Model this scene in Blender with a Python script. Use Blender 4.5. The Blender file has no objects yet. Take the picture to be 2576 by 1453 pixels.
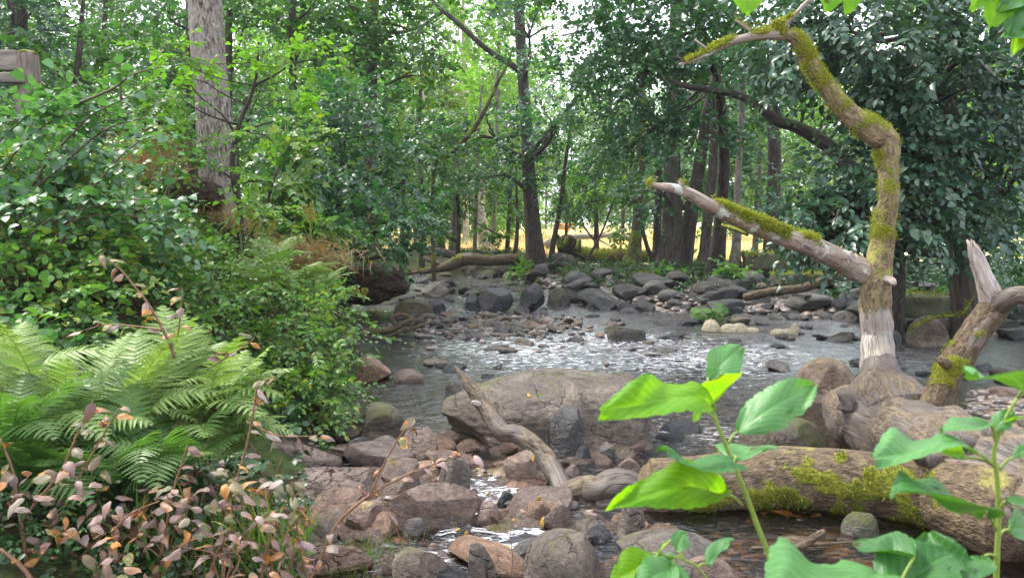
import bpy, math, random
import numpy as np
from mathutils import Vector

scene = bpy.context.scene
col = scene.collection
RAD = math.radians
# ------------------------------------------------------------------ camera, sky, sun, exposure
W, H, F, CH = 2576.0, 1453.0, 2022.0, 1.75
PITCH = RAD(4.82)
cam_d = bpy.data.cameras.new("camera"); cam = bpy.data.objects.new("camera", cam_d); col.objects.link(cam)
cam.location = (0, 0, CH); cam.rotation_euler = (RAD(90) - PITCH, 0, 0)
cam_d.sensor_width = 36; cam_d.lens = 36 * F / W; cam_d.clip_start = 0.05; cam_d.clip_end = 2000
cam_d.dof.use_dof = True; cam_d.dof.focus_distance = 7.5; cam_d.dof.aperture_fstop = 9.0
scene.camera = cam

SUN_EL, SUN_AZ = RAD(54), RAD(-62)      # azimuth measured from +Y (away from the camera) towards +X
world = bpy.data.worlds.new("World"); scene.world = world; world.use_nodes = True
wn = world.node_tree; wn.nodes.clear()
sky = wn.nodes.new("ShaderNodeTexSky"); sky.sky_type = 'NISHITA'; sky.sun_disc = False
sky.sun_elevation = SUN_EL; sky.sun_rotation = SUN_AZ; sky.air_density = 1.2; sky.dust_density = 3.0
mx = wn.nodes.new("ShaderNodeMix"); mx.data_type = 'RGBA'; mx.inputs[0].default_value = 0.72
mx.inputs[7].default_value = (10.0, 10.4, 11.4, 1)       # thin bright cloud cover
bg = wn.nodes.new("ShaderNodeBackground"); bg.inputs[1].default_value = 0.13
wo = wn.nodes.new("ShaderNodeOutputWorld")
wn.links.new(sky.outputs[0], mx.inputs[6]); wn.links.new(mx.outputs[2], bg.inputs[0]); wn.links.new(bg.outputs[0], wo.inputs[0])
sd = bpy.data.lights.new("sun", 'SUN'); sd.energy = 2.7; sd.angle = RAD(12); sd.color = (1.0, 0.95, 0.86)
sun = bpy.data.objects.new("sun", sd); col.objects.link(sun)
sdir = Vector((math.sin(SUN_AZ) * math.cos(SUN_EL), math.cos(SUN_AZ) * math.cos(SUN_EL), math.sin(SUN_EL)))
sun.rotation_euler = sdir.to_track_quat('Z', 'Y').to_euler(); sun.location = (0, 0, 40)
scene.view_settings.view_transform = 'Standard'; scene.view_settings.look = 'None'
scene.view_settings.gamma = 1.0; scene.view_settings.exposure = 1.38
scene.render.engine = 'CYCLES'
cy = scene.cycles
cy.max_bounces = 6; cy.diffuse_bounces = 3; cy.glossy_bounces = 2; cy.transmission_bounces = 4; cy.transparent_max_bounces = 6
cy.caustics_reflective = False; cy.caustics_refractive = False; cy.use_denoising = True

# ------------------------------------------------------------------ pixel <-> world (display pixels 2576 x 1453)
cp_, sp_ = math.cos(PITCH), math.sin(PITCH)
def ray(px, py):
    u = (px - W / 2) / F; v = -(py - H / 2) / F
    return np.array([u, cp_ + v * sp_, v * cp_ - sp_])
def P(px, py, Y):
    d = ray(px, py); return np.array([0, 0, CH]) + d * (Y / d[1])
def G(px, py, z=0.0):
    d = ray(px, py); return np.array([0, 0, CH]) + d * ((z - CH) / d[2])
def PL(pts, Y=None):
    """[(px,py,width_px[,Y])] -> world points, radii"""
    pp, rr = [], []
    for q in pts:
        y = q[3] if len(q) > 3 else Y
        pp.append(P(q[0], q[1], y)); rr.append(q[2] * y / F / 2)
    return np.array(pp), np.array(rr)

# ------------------------------------------------------------------ noise
_prm = np.random.RandomState(7).rand(4096)
def vnoise(p):
    i = np.floor(p).astype(np.int64); f = p - i; f = f * f * (3 - 2 * f)
    def h(a, b, c):
        n = (i[:, 0] + a) * 73856093 ^ (i[:, 1] + b) * 19349663 ^ (i[:, 2] + c) * 83492791
        n = (n ^ (n >> 13)) * 1274126177
        return _prm[(n ^ (n >> 16)) & 4095]
    fx, fy, fz = f[:, 0], f[:, 1], f[:, 2]
    def l(a, b, t): return a + (b - a) * t
    return l(l(l(h(0,0,0), h(1,0,0), fx), l(h(0,1,0), h(1,1,0), fx), fy),
             l(l(h(0,0,1), h(1,0,1), fx), l(h(0,1,1), h(1,1,1), fx), fy), fz) * 2 - 1
def fbm(p, o=4, g=0.5):
    p = np.asarray(p, float); s = 0; a = 1.0; t = 0
    for k in range(o):
        s = s + a * vnoise(p * (2 ** k) + k * 17.3); t += a; a *= g
    return s / t
def norm(v):
    v = np.asarray(v, float); return v / np.maximum(np.linalg.norm(v, axis=-1, keepdims=True), 1e-9)

# ------------------------------------------------------------------ mesh builder
ORG = {}
class MB:
    def __init__(s): s.v = []; s.fs = []; s.n = 0; s.at = {}; s.ln = []
    def add(s, v, faces, **at):
        v = np.asarray(v, np.float32).reshape(-1, 3)
        for f in faces: s.fs.append(np.asarray(f, np.int64) + s.n)
        s.v.append(v); s.n += len(v); s.ln.append(len(v))
        for k in set(list(at) + list(s.at)):
            if k not in s.at: s.at[k] = [None] * (len(s.ln) - 1)
            s.at[k].append(at.get(k))
        return s
    def mesh(s, name, mat, org=(0, 0, 0), smooth=True):
        me = bpy.data.meshes.new(name)
        V = np.concatenate(s.v) - np.asarray(org, np.float32)
        me.vertices.add(len(V)); me.vertices.foreach_set("co", V.astype(np.float32).ravel())
        li = np.concatenate([f.ravel() for f in s.fs]); k = np.concatenate([np.full(len(f), f.shape[1]) for f in s.fs])
        me.loops.add(len(li)); me.loops.foreach_set("vertex_index", li.astype(np.int32))
        me.polygons.add(len(k)); me.polygons.foreach_set("loop_start", np.concatenate([[0], np.cumsum(k)[:-1]]).astype(np.int32))
        me.polygons.foreach_set("use_smooth", np.full(len(k), smooth))
        for key, lst in s.at.items():
            d = 3 if key == 'bark' else 1
            A = np.concatenate([np.zeros((n, d)) if a is None else np.asarray(a, float).reshape(n, d) for n, a in zip(s.ln, lst)])
            a = me.attributes.new(key, 'FLOAT_VECTOR' if d == 3 else 'FLOAT', 'POINT')
            a.data.foreach_set("vector" if d == 3 else "value", A.astype(np.float32).ravel())
        if mat: me.materials.append(mat)
        me.update(calc_edges=True)
        return me
    def build(s, name, mat, parent=None, loc=None, smooth=True, sharp=None, **tags):
        org = np.array(ORG[parent.name] if parent is not None else (loc if loc is not None else (0, 0, 0)), float)
        me = s.mesh(name, mat, org, smooth); o = bpy.data.objects.new(name, me); col.objects.link(o)
        if sharp: me.set_sharp_from_angle(angle=sharp)
        if parent is not None: o.parent = parent
        else: o.location = org
        ORG[o.name] = org
        for k, x in tags.items(): o[k] = x
        return o
def empty(name, loc, label, cat, group=None):
    o = bpy.data.objects.new(name, None); col.objects.link(o); o.location = Vector([float(t) for t in loc])
    o.empty_display_size = 0.2; ORG[o.name] = np.array(loc, float)
    o['label'] = label; o['category'] = cat
    if group: o['group'] = group
    return o

def catmull(P_, n):
    P_ = np.asarray(P_, float); m = len(P_)
    if m < 3:
        t = np.linspace(0, 1, n)[:, None]; return P_[0] * (1 - t) + P_[-1] * t
    seg = np.linalg.norm(np.diff(P_[:, :3], axis=0), axis=1); cum = np.concatenate([[0], np.cumsum(seg)])
    s = np.linspace(0, cum[-1], n); k = np.clip(np.searchsorted(cum, s, side='right') - 1, 0, m - 2)
    t = ((s - cum[k]) / np.maximum(seg[k], 1e-9))[:, None]
    a = P_[np.maximum(k - 1, 0)]; b = P_[k]; c = P_[k + 1]; d = P_[np.minimum(k + 2, m - 1)]
    return 0.5 * (2 * b + (c - a) * t + (2 * a - 5 * b + 4 * c - d) * t * t + (3 * b - a - 3 * c + d) * t ** 3)

def tube(mb, pts, rad, sides=10, step=0.1, rough=0.08, freq=3.0, seed=0, ridge=0.0, rfreq=14, mask=None, jag=0.0, nmax=400, lump=0.0, mth=.012):
    """tapered tube; barkco attribute = (r cos, r sin, length)"""
    pr = np.concatenate([np.asarray(pts, float), np.asarray(rad, float)[:, None]], 1)
    L = np.linalg.norm(np.diff(pr[:, :3], axis=0), axis=1).sum()
    n = int(min(nmax, max(len(pts) * 2, L / step)))
    C = catmull(pr, n); c = C[:, :3]; r = np.maximum(C[:, 3], 1e-4)
    T = norm(np.gradient(c, axis=0)); u = np.cross(T[0], [0.13, 0.9, 0.41]); u = norm(u); U = [u]
    for i in range(1, n):
        u = U[-1] - T[i] * np.dot(U[-1], T[i]); U.append(norm(u))
    U = np.array(U); Vv = np.cross(T, U)
    a = np.linspace(0, 2 * np.pi, sides, endpoint=False)
    ca, sa = np.cos(a)[None, :, None], np.sin(a)[None, :, None]
    D = U[:, None] * ca + Vv[:, None] * sa                      # n,s,3
    ln = np.concatenate([[0], np.cumsum(np.linalg.norm(np.diff(c, axis=0), axis=1))])
    bk = np.stack([np.broadcast_to(np.cos(a)[None] * r[:, None], (n, sides)), np.broadcast_to(np.sin(a)[None] * r[:, None], (n, sides)),
                   np.broadcast_to(ln[:, None], (n, sides))], -1).reshape(-1, 3)
    rm = max(r.max(), 1e-4)
    q = bk / rm; dr = rough * fbm(q * [1.3, 1.3, 1.3 / 1.6] * freq / 3 + seed * 3.7, 3)
    if ridge:
        rn = 1 - np.abs(fbm(bk * [rfreq, rfreq, rfreq * 0.22] + seed, 3)) * 2.2
        dr = dr + ridge * rn / 1.0
    if lump: dr = dr + lump * np.clip(fbm(q * 0.9 + seed * 1.9, 2), 0, 1)
    Rr = np.repeat(r, sides) * (1 + dr)
    Dn = D.reshape(-1, 3)
    mo = None
    if mask is not None:
        mo = mask(np.repeat(c, sides, 0) + Dn * Rr[:, None], Dn, bk)
        Rr = Rr + mth * mo * np.clip(0.8 + fbm(bk * 25, 2), 0, 2)
    V = np.repeat(c, sides, 0) + Dn * Rr[:, None]
    if jag:
        e = slice((n - 1) * sides, n * sides); V[e] += T[-1] * (np.random.RandomState(seed).rand(sides, 1) * 2 - 0.6) * r[-1] * jag
    i = np.arange(n - 1)[:, None] * sides; j = np.arange(sides)[None]; j2 = (j + 1) % sides
    q4 = np.stack([i + j, i + j2, i + sides + j2, i + sides + j], -1).reshape(-1, 4)
    V = np.concatenate([V, [c[0] - T[0] * r[0] * .35], [c[-1] + T[-1] * r[-1] * .35]])
    bk = np.concatenate([bk, [[0, 0, 0]], [[0, 0, ln[-1]]]])
    j = np.arange(sides); j2 = (j + 1) % sides; b0 = n * sides
    t3 = np.concatenate([np.stack([j2, j, np.full(sides, b0)], -1), np.stack([(n - 1) * sides + j, (n - 1) * sides + j2, np.full(sides, b0 + 1)], -1)])
    at = dict(bark=bk)
    if mo is not None: at['moss'] = np.concatenate([mo, [0, 0]])
    mb.add(V, [q4, t3], **at)
    return V[:-2], Dn, mo

# ------------------------------------------------------------------ leaves
def tmpl(kind):
    if kind == 'dia':
        v = np.array([[0, 0, 0], [.30, .5, .06], [0, 1, -.05], [-.30, .5, .06]]); f = [np.array([[0, 1, 2], [0, 2, 3]])]
    elif kind == 'round':
        v = np.array([[0, 0, 0], [.34, .3, .08], [.38, .7, .06], [0, 1, -.04], [-.38, .7, .06], [-.34, .3, .08]])
        f = [np.array([[0, 1, 2, 3], [0, 3, 4, 5]])]
    elif kind == 'oval':
        v = np.array([[0, 0, 0], [0, .35, -.03], [0, .7, -.05], [0, 1, -.16], [.27, .28, .07], [.25, .68, .04], [-.27, .28, .07], [-.25, .68, .04]])
        f = [np.array([[0, 4, 1], [0, 1, 6], [5, 3, 2], [2, 3, 7]]), np.array([[4, 5, 2, 1], [1, 2, 7, 6]])]
    elif kind == 'broad':
        v = np.array([[0, 0, 0], [0, .35, -.02], [0, .7, -.05], [0, 1, -.2], [.33, .22, .1], [.34, .62, .05], [-.33, .22, .1], [-.34, .62, .05]])
        f = [np.array([[0, 4, 1], [0, 1, 6], [5, 3, 2], [2, 3, 7]]), np.array([[4, 5, 2, 1], [1, 2, 7, 6]])]
    elif kind == 'lobed':
        pr = [(0, 0), (.16, .05), (.44, -.02), (.36, .26), (.62, .52), (.30, .54), (.2, .78), (0, 1.0)]
        L_ = pr[1:-1]; v = [(0, 0, 0), (0, .45, -.03), (0, 1, -.12)] + [(x, y, .08 - .12 * (x > .4)) for x, y in L_] + [(-x, y, .08 - .12 * (x > .4)) for x, y in L_]
        v = np.array(v); m = len(L_); f = []
        a = [0] + list(range(3, 3 + m)) + [2]; b = [0] + list(range(3 + m, 3 + 2 * m)) + [2]
        f = [np.array([[1, a[k], a[k + 1]] for k in range(m + 1)] + [[1, b[k + 1], b[k]] for k in range(m + 1)])]
    elif kind == 'blade':
        v = np.array([[.5, 0, 0], [-.5, 0, 0], [.38, .5, .03], [-.38, .5, .03], [0, 1, -.12]]); f = [np.array([[0, 2, 3, 1]]), np.array([[2, 4, 3]])]
    return v, f
TM = {k: tmpl(k) for k in ('dia', 'round', 'oval', 'broad', 'lobed', 'blade')}
def add_leaves(mb, pos, d, nrm, size, kind, wid=1.0):
    v, f = TM[kind]; d = norm(d); x = norm(np.cross(d, nrm)); z = np.cross(x, d)
    size = np.broadcast_to(np.asarray(size, float), (len(pos),)); wid = np.broadcast_to(np.asarray(wid, float), (len(pos),))
    vv = (pos[:, None] + size[:, None, None] * (v[None, :, 0:1] * x[:, None] * wid[:, None, None] + v[None, :, 1:2] * d[:, None] + v[None, :, 2:3] * z[:, None])).reshape(-1, 3)
    off = (np.arange(len(pos)) * len(v))[:, None, None]
    mb.add(vv, [(g[None] + off).reshape(-1, g.shape[1]) for g in f])
def sprays(mb, rs, C, D, L=12, tl=.5, ls=.08, droop=.3, flat=.25, kind='dia', twig=None, ang=.85, tw_r=.0025):
    S = len(C); 
    if S == 0: return
    D = norm(D); up = norm(np.array([0, 0, 1.]) + rs.normal(0, flat, (S, 3))); sd_ = norm(np.cross(D, up)); up = np.cross(sd_, D)
    tls = tl * (0.7 + .6 * rs.rand(S))
    t = np.linspace(.12, 1, L)[None, :]; sg = np.where(np.arange(L) % 2, 1., -1.)[None, :] * np.ones((S, 1)); sg[:, -1] = 0.05
    pos = C[:, None] + D[:, None] * (t * tls[:, None])[..., None] - np.array([0, 0, 1.]) * (droop * t * t * tls[:, None])[..., None]
    jd = rs.normal(0, .22, (S, L, 3))
    ld = D[:, None] * .62 + sd_[:, None] * (sg * ang)[..., None] + jd; ld[..., 2] -= droop * (.5 + rs.rand(S, L))
    nm = up[:, None] + rs.normal(0, flat + .12, (S, L, 3))
    sz = ls * (.5 + .8 * rs.rand(S, L)) * (1.05 - .25 * t) * (.85 + .35 * rs.rand(S, 1))
    add_leaves(mb, pos.reshape(-1, 3), ld.reshape(-1, 3), nm.reshape(-1, 3), sz.ravel(), kind)
    if twig is not None:
        K = 4; tt = np.linspace(0, 1, K)[None, :]
        p = C[:, None] + D[:, None] * (tt * tls[:, None])[..., None] - np.array([0, 0, 1.]) * (droop * tt * tt * tls[:, None])[..., None]
        rr = tw_r * (1.2 - tt)[..., None]
        v = np.stack([p + sd_[:, None] * rr, p - sd_[:, None] * rr * .5 + up[:, None] * rr * .8, p - sd_[:, None] * rr * .5 - up[:, None] * rr * .8], 2).reshape(-1, 3)
        fq = []
        for k in range(K - 1):
            for a in range(3): fq.append([k * 3 + a, k * 3 + (a + 1) % 3, k * 3 + 3 + (a + 1) % 3, k * 3 + 3 + a])
        fq = np.array(fq)[None] + (np.arange(S) * K * 3)[:, None, None]
        twig.add(v, [fq.reshape(-1, 4)])

def lobe_points(rs, lobes, cl=12, shell=.6, up=0.0):
    C, D = [], []
    for (cx, cy_, cz, rx, ry, rz, n) in lobes:
        k = max(1, int(round(n / cl))); R = np.array([rx, ry, rz]); c = np.array([cx, cy_, cz])
        u = norm(rs.normal(0, 1, (k, 3))); sub = u * (shell + (1 - shell) * rs.rand(k, 1))
        m = int(math.ceil(n / k)); pts = np.repeat(sub, m, 0) + rs.normal(0, .19, (k * m, 3))
        dr = norm(pts * [1, 1, .45] + rs.normal(0, .35, pts.shape) + [0, 0, up])
        C.append(c + pts * R); D.append(dr)
    return np.concatenate(C), np.concatenate(D)
def pxlobe(px, py, Y, wpx, hpx, dep, n):
    c = P(px, py, Y); return (c[0], c[1], c[2], wpx * Y / F / 2, dep, hpx * Y / F / 2, n)

# ------------------------------------------------------------------ materials
class NT:
    def __init__(s, name):
        s.m = bpy.data.materials.new(name); s.m.use_nodes = True; s.t = s.m.node_tree; s.t.nodes.clear()
        s.out = s.n("OutputMaterial")
    def n(s, ty, ins=None, **kw):
        x = s.t.nodes.new("ShaderNode" + ty)
        for k, v in kw.items(): setattr(x, k, v)
        for k, v in (ins or {}).items(): s.set(x.inputs[k], v)
        return x
    def set(s, sock, v):
        if isinstance(v, bpy.types.NodeSocket): s.t.links.new(v, sock)
        elif isinstance(v, tuple) and len(v) == 3 and sock.type == 'RGBA': sock.default_value = (*v, 1)
        else: sock.default_value = v
    def noise(s, vec, scale, detail=4, rough=.55, dist=0.0):
        return s.n("TexNoise", {'Vector': vec, 'Scale': scale, 'Detail': detail, 'Roughness': rough, 'Distortion': dist}).outputs[0]
    def ramp(s, fac, stops, interp='LINEAR'):
        x = s.n("ValToRGB", {0: fac}); cr = x.color_ramp; cr.interpolation = interp
        while len(cr.elements) < len(stops): cr.elements.new(.5)
        for e, (p, c) in zip(cr.elements, stops): e.position = p; e.color = (*c, 1) if isinstance(c, tuple) else (c, c, c, 1)
        return x.outputs[0]
    def mix(s, f, a, b, bt='MIX'):
        x = s.n("Mix", data_type='RGBA', blend_type=bt); s.set(x.inputs[0], f); s.set(x.inputs[6], a); s.set(x.inputs[7], b); return x.outputs[2]
    def math(s, op, a, b=0.0, clamp=False):
        x = s.n("Math", operation=op, use_clamp=clamp); s.set(x.inputs[0], a); s.set(x.inputs[1], b); return x.outputs[0]
    def bump(s, h, st=.5, d=.01, nrm=None):
        x = s.n("Bump", {'Height': h, 'Strength': st, 'Distance': d})
        if nrm is not None: s.set(x.inputs['Normal'], nrm)
        return x.outputs[0]
    def scale(s, vec, sc):
        return s.n("Mapping", {'Vector': vec, 'Scale': sc}).outputs[0]
    def obj(s): return s.n("TexCoord").outputs['Object']
    def geo(s, k): return s.n("NewGeometry").outputs[k]
    def attr(s, k, o=2): return s.n("Attribute", attribute_name=k).outputs[o]
    def done(s, sh): s.t.links.new(sh, s.out.inputs[0]); return s.m

def leaf_mat(name, cols, trans=.38, rough=.42, tint=(1.25, 1.5, .5), spots=None, spec=.5, veins=False, sc=.35):
    """cols: dark, mid, light leaf colours; each leaf gets its own tone, and whole sprays drift in tone"""
    s = NT(name); r = s.geo('Random Per Island'); ob = s.obj()
    k = len(cols); c = s.ramp(r, [(i / max(k - 1, 1), cc) for i, cc in enumerate(cols)])
    big = s.noise(ob, sc, 2)
    c = s.mix(1.0, c, s.ramp(big, [(.3, (.72, .80, .85)), (.7, (1.22, 1.15, .95))]), 'MULTIPLY')
    if spots:
        sp, thr = spots; n2 = s.noise(ob, 55, 2); f = s.math('MULTIPLY', s.ramp(n2, [(thr, 0.0), (thr + .06, 1.0)]), s.ramp(r, [(.45, 0.0), (.55, 1.0)]))
        c = s.mix(f, c, sp)
    nb = None
    if veins:
        nb = s.bump(s.noise(ob, 90, 2), .25, .004)
    ins = {'Base Color': c, 'Roughness': rough, 'Specular IOR Level': spec}
    if nb is not None: ins['Normal'] = nb
    pr = s.n("BsdfPrincipled", ins)
    tr = s.n("BsdfTranslucent", {'Color': s.mix(1.0, c, tint, 'MULTIPLY')})
    mxs = s.n("MixShader", {0: trans, 1: pr.outputs[0], 2: tr.outputs[0]})
    return s.done(mxs.outputs[0])

def sap_mat(name, c1, c2, trans, rough=.42, spec=.5):
    s = NT(name); ob = s.obj(); v = s.attr('vein'); n = s.noise(ob, 12, 4, .6); n2 = s.noise(ob, 70, 3, .6)
    c = s.mix(s.ramp(n, [(.3, 0.0), (.7, 1.0)]), c1, c2)
    c = s.mix(s.math('MULTIPLY', v, .28), c, tuple(min(1, x * 1.8 + .04) for x in c2))
    c = s.mix(s.ramp(s.noise(ob, 17, 3, .5), [(.69, 0.0), (.71, .85)]), c, (.07, .03, .012))
    nb = s.bump(s.math('ADD', s.math('MULTIPLY', v, -.8), n2), .35, .002)
    pr = s.n("BsdfPrincipled", {'Base Color': c, 'Roughness': s.ramp(n2, [(.3, rough - .08), (.7, rough + .14)]), 'Specular IOR Level': spec, 'Normal': nb})
    tr = s.n("BsdfTranslucent", {'Color': s.mix(1.0, c, (1.5, 1.35, .25), 'MULTIPLY'), 'Normal': nb})
    return s.done(s.n("MixShader", {0: trans, 1: pr.outputs[0], 2: tr.outputs[0]}).outputs[0])

def bark_mat(name, c1, c2, c3=None, zs=.22, sc=26, bump=.9, moss=None, lich=None, rough=.9, dist=.02):
    s = NT(name); b = s.attr('bark', 1); v = s.scale(b, (1, 1, zs))
    n1 = s.noise(v, sc, 5, .6, .6); n2 = s.noise(v, sc * .35, 3); n3 = s.noise(b, 5, 4)
    vor = s.n("TexVoronoi", {'Vector': v, 'Scale': sc * .8}, feature='DISTANCE_TO_EDGE').outputs[0]
    hgt = s.math('ADD', s.math('MULTIPLY', n1, .7), s.math('MULTIPLY', s.math('MINIMUM', vor, .25), 1.6))
    c = s.mix(s.ramp(n1, [(.35, 0.0), (.65, 1.0)]), c1, c2)
    if c3: c = s.mix(s.ramp(n3, [(.48, 0.0), (.62, 1.0)]), c, c3)
    if lich: c = s.mix(s.ramp(s.noise(b, lich[1], 5, .65), [(lich[2], 0.0), (lich[2] + .05, 1.0)]), c, lich[0])
    if moss:   # (colour, noise threshold) moss grows on the upper side
        nz = s.n("SeparateXYZ", {0: s.geo('Normal')}).outputs[2]
        f = s.math('ADD', s.math('MULTIPLY', nz, .22), s.noise(b, 3.5, 4))
        c = s.mix(s.ramp(f, [(moss[1], 0.0), (moss[1] + .09, 1.0)]), c, moss[0])
    pr = s.n("BsdfPrincipled", {'Base Color': c, 'Roughness': rough, 'Specular IOR Level': .25, 'Normal': s.bump(hgt, bump, dist)})
    return s.done(pr.outputs[0])

def dead_mat(name, base, bark, bth, moss=(.20, .21, .015), lich=None, strip=None, green=.72):
    """weathered wood; smooth silvery wood where the bark is gone, bark patches elsewhere; attribute moss lays moss over it"""
    s = NT(name); b = s.attr('bark', 1); v = s.scale(b, (1, 1, .12)); v2 = s.scale(b, (1, 1, .45))
    g = s.noise(v, 30, 5, .6, .3); g2 = s.noise(b, 6, 4, .6)
    wood = s.mix(s.ramp(g, [(.3, 0.0), (.7, 1.0)]), base[0], base[1]); wood = s.mix(s.ramp(g2, [(.45, 0.0), (.6, 1.0)]), wood, base[2])
    n1 = s.noise(v2, 34, 5, .65, .8); vor = s.n("TexVoronoi", {'Vector': s.scale(b, (1, 1, .6)), 'Scale': 38.0}, feature='DISTANCE_TO_EDGE').outputs[0]
    ck = s.n('TexVoronoi', {'Vector': s.n('VectorMath', {0: s.scale(b, (1, 1, .055)), 1: s.n('VectorMath', {0: s.n('TexNoise', {'Vector': b, 'Scale': 9.0}).outputs[1], 1: (.012, .012, .0)}, operation='MULTIPLY').outputs[0]}, operation='ADD').outputs[0], 'Scale': 22.0}, feature='DISTANCE_TO_EDGE').outputs[0]
    crk = s.ramp(ck, [(.0, .40), (.035, 1.0)]); wood = s.mix(1.0, wood, crk, 'MULTIPLY')
    bk = s.mix(s.ramp(n1, [(.33, 0.0), (.66, 1.0)]), bark[0], bark[1])
    bf = s.ramp(s.noise(s.scale(b, (1, 1, .5)), 4.2, 5, .62), [(bth, 0.0), (bth + .03, 1.0)])
    if strip:
        z_ = s.n("SeparateXYZ", {0: b}).outputs[2]; e = s.math('ADD', z_, s.math('MULTIPLY', s.noise(s.scale(b, (1, 1, .4)), 14, 4, .7), .55))
        bf = s.math('MULTIPLY', s.math('MAXIMUM', bf, .85), s.ramp(s.math('SUBTRACT', e, strip - .25), [(.25, 0.0), (.27, 1.0)]))
    c = s.mix(bf, wood, bk)
    gn = s.math('ADD', s.math('MULTIPLY', s.n("SeparateXYZ", {0: s.geo('Normal')}).outputs[2], .10), s.noise(b, 5.5, 6, .75))
    c = s.mix(s.math('MULTIPLY', s.ramp(gn, [(green - .16, 0.0), (green - .03, .85)]), s.math('ADD', s.math('MULTIPLY', bf, .8), .2)), c, (.23, .22, .045))
    if lich:
        c = s.mix(s.ramp(s.noise(b, lich[1], 6, .7), [(lich[2], 0.0), (lich[2] + .035, 1.0)]), c, lich[0])
    mo = s.attr('moss'); mn = s.noise(b, 60, 3)
    mf = s.ramp(mo, [(.15, 0.0), (.4, 1.0)])
    c = s.mix(mf, c, s.mix(s.ramp(mn, [(.35, 0.0), (.65, 1.0)]), tuple(x * .5 for x in moss), moss))
    hw = s.math('ADD', s.math('MULTIPLY', g, .35), s.math('MULTIPLY', crk, .5)); hb = s.math('ADD', n1, s.math('MULTIPLY', s.math('MINIMUM', vor, .3), 1.4))
    h = s.n("Mix", data_type='FLOAT'); s.set(h.inputs[0], bf); s.set(h.inputs[2], hw); s.set(h.inputs[3], hb)
    hh = s.math('ADD', h.outputs[0], s.math('MULTIPLY', s.math('MULTIPLY', mf, mn), 1.5))
    pr = s.n("BsdfPrincipled", {'Base Color': c, 'Roughness': s.math('SUBTRACT', .85, s.math('MULTIPLY', s.math('SUBTRACT', 1.0, bf), .25)), 'Specular IOR Level': .35, 'Normal': s.bump(hh, .8, .012)})
    return s.done(pr.outputs[0])

def rock_mat(name, cols, moss=None, rough=.6, sc=5, bump=.5):
    s = NT(name); ob = s.obj(); r = s.n("ObjectInfo").outputs['Random']
    off = s.n("VectorMath", {0: ob, 1: s.n("CombineXYZ", {0: s.math('MULTIPLY', r, 37.0), 1: s.math('MULTIPLY', r, 11.0)}).outputs[0]}, operation='ADD').outputs[0]
    n1 = s.noise(off, sc * .8, 5, .65, .4); n2 = s.noise(off, sc * 6, 6, .75); n3 = s.noise(s.scale(off, (1, 1, 2.2)), sc * 1.8, 5, .65, 1.2); n4 = s.noise(off, sc * 22, 4, .7)
    c = s.ramp(n1, [(.34, cols[0]), (.5, cols[1]), (.66, cols[2])])
    c = s.mix(s.ramp(n3, [(.52, 0.0), (.62, .6)]), c, cols[3] if len(cols) > 3 else cols[2])
    c = s.mix(1.0, c, s.ramp(n2, [(.32, (.45, .45, .46)), (.52, (1, 1, 1)), (.7, (1.5, 1.46, 1.4))]), 'MULTIPLY')
    c = s.mix(1.0, c, s.ramp(n4, [(.3, (.65, .65, .65)), (.6, (1.15, 1.15, 1.15))]), 'MULTIPLY')
    c = s.mix(1.0, c, s.ramp(r, [(0, (.72, .74, .80)), (.5, (1, 1, 1)), (1, (1.35, 1.15, .95))]), 'MULTIPLY')
    c = s.mix(s.ramp(s.noise(off, sc * 4.5, 6, .8), [(.60, 0.0), (.66, .45)]), c, tuple(min(.5, x * 2.4) for x in cols[1]))
    if moss:
        nz = s.n("SeparateXYZ", {0: s.geo('Normal')}).outputs[2]
        f = s.math('ADD', s.math('MULTIPLY', nz, .15), s.noise(off, 3.5, 6, .75))
        c = s.mix(s.ramp(f, [(moss[1], 0.0), (moss[1] + .1, .85)]), c, s.mix(n2, tuple(x * .4 for x in moss[0]), moss[0]))
    vc = s.n("TexVoronoi", {'Vector': s.n("VectorMath", {0: off, 1: s.n("VectorMath", {0: s.n("TexNoise", {'Vector': off, 'Scale': 6.0, 'Detail': 4.0}).outputs[1], 1: (.22, .22, .22)}, operation='MULTIPLY').outputs[0]}, operation='ADD').outputs[0], 'Scale': 3.2}, feature='DISTANCE_TO_EDGE').outputs[0]
    ck = s.math('MAXIMUM', s.ramp(vc, [(0, 0.0), (.022, 1.0)]), s.ramp(s.noise(off, 2.3, 2), [(.46, 0.0), (.54, 1.0)]))
    c = s.mix(1.0, c, s.ramp(ck, [(0, .7), (1, 1.0)]), 'MULTIPLY')
    h = s.math('ADD', s.math('MULTIPLY', ck, .8), s.math('ADD', s.math('ADD', s.math('MULTIPLY', n2, .7), s.math('MULTIPLY', n3, .9)), s.math('MULTIPLY', n4, .25)))
    wet = s.n('MapRange', {0: s.math('ADD', s.n('SeparateXYZ', {0: s.geo('Position')}).outputs[2], s.math('MULTIPLY', n1, .12)), 1: .08, 2: .15, 3: .38, 4: 1.0}).outputs[0]
    rg = s.math('MULTIPLY', s.ramp(s.noise(off, 3, 3), [(.35, rough - .2), (.65, rough + .2)]), wet)
    pr = s.n("BsdfPrincipled", {'Base Color': c, 'Roughness': rg, 'Specular IOR Level': .5, 'Normal': s.bump(h, bump + .3, .035)})
    return s.done(pr.outputs[0])

def plain_mat(name, c1, c2, sc=20, rough=.8, bump=.3, spec=.3, dist=.01, str_=(1, 1, 1)):
    s = NT(name); ob = s.scale(s.obj(), str_); n = s.noise(ob, sc, 5, .6)
    return s.done(s.n("BsdfPrincipled", {'Base Color': s.mix(s.ramp(n, [(.3, 0.0), (.7, 1.0)]), c1, c2), 'Roughness': rough, 'Specular IOR Level': spec, 'Normal': s.bump(n, bump, dist)}).outputs[0])

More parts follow.
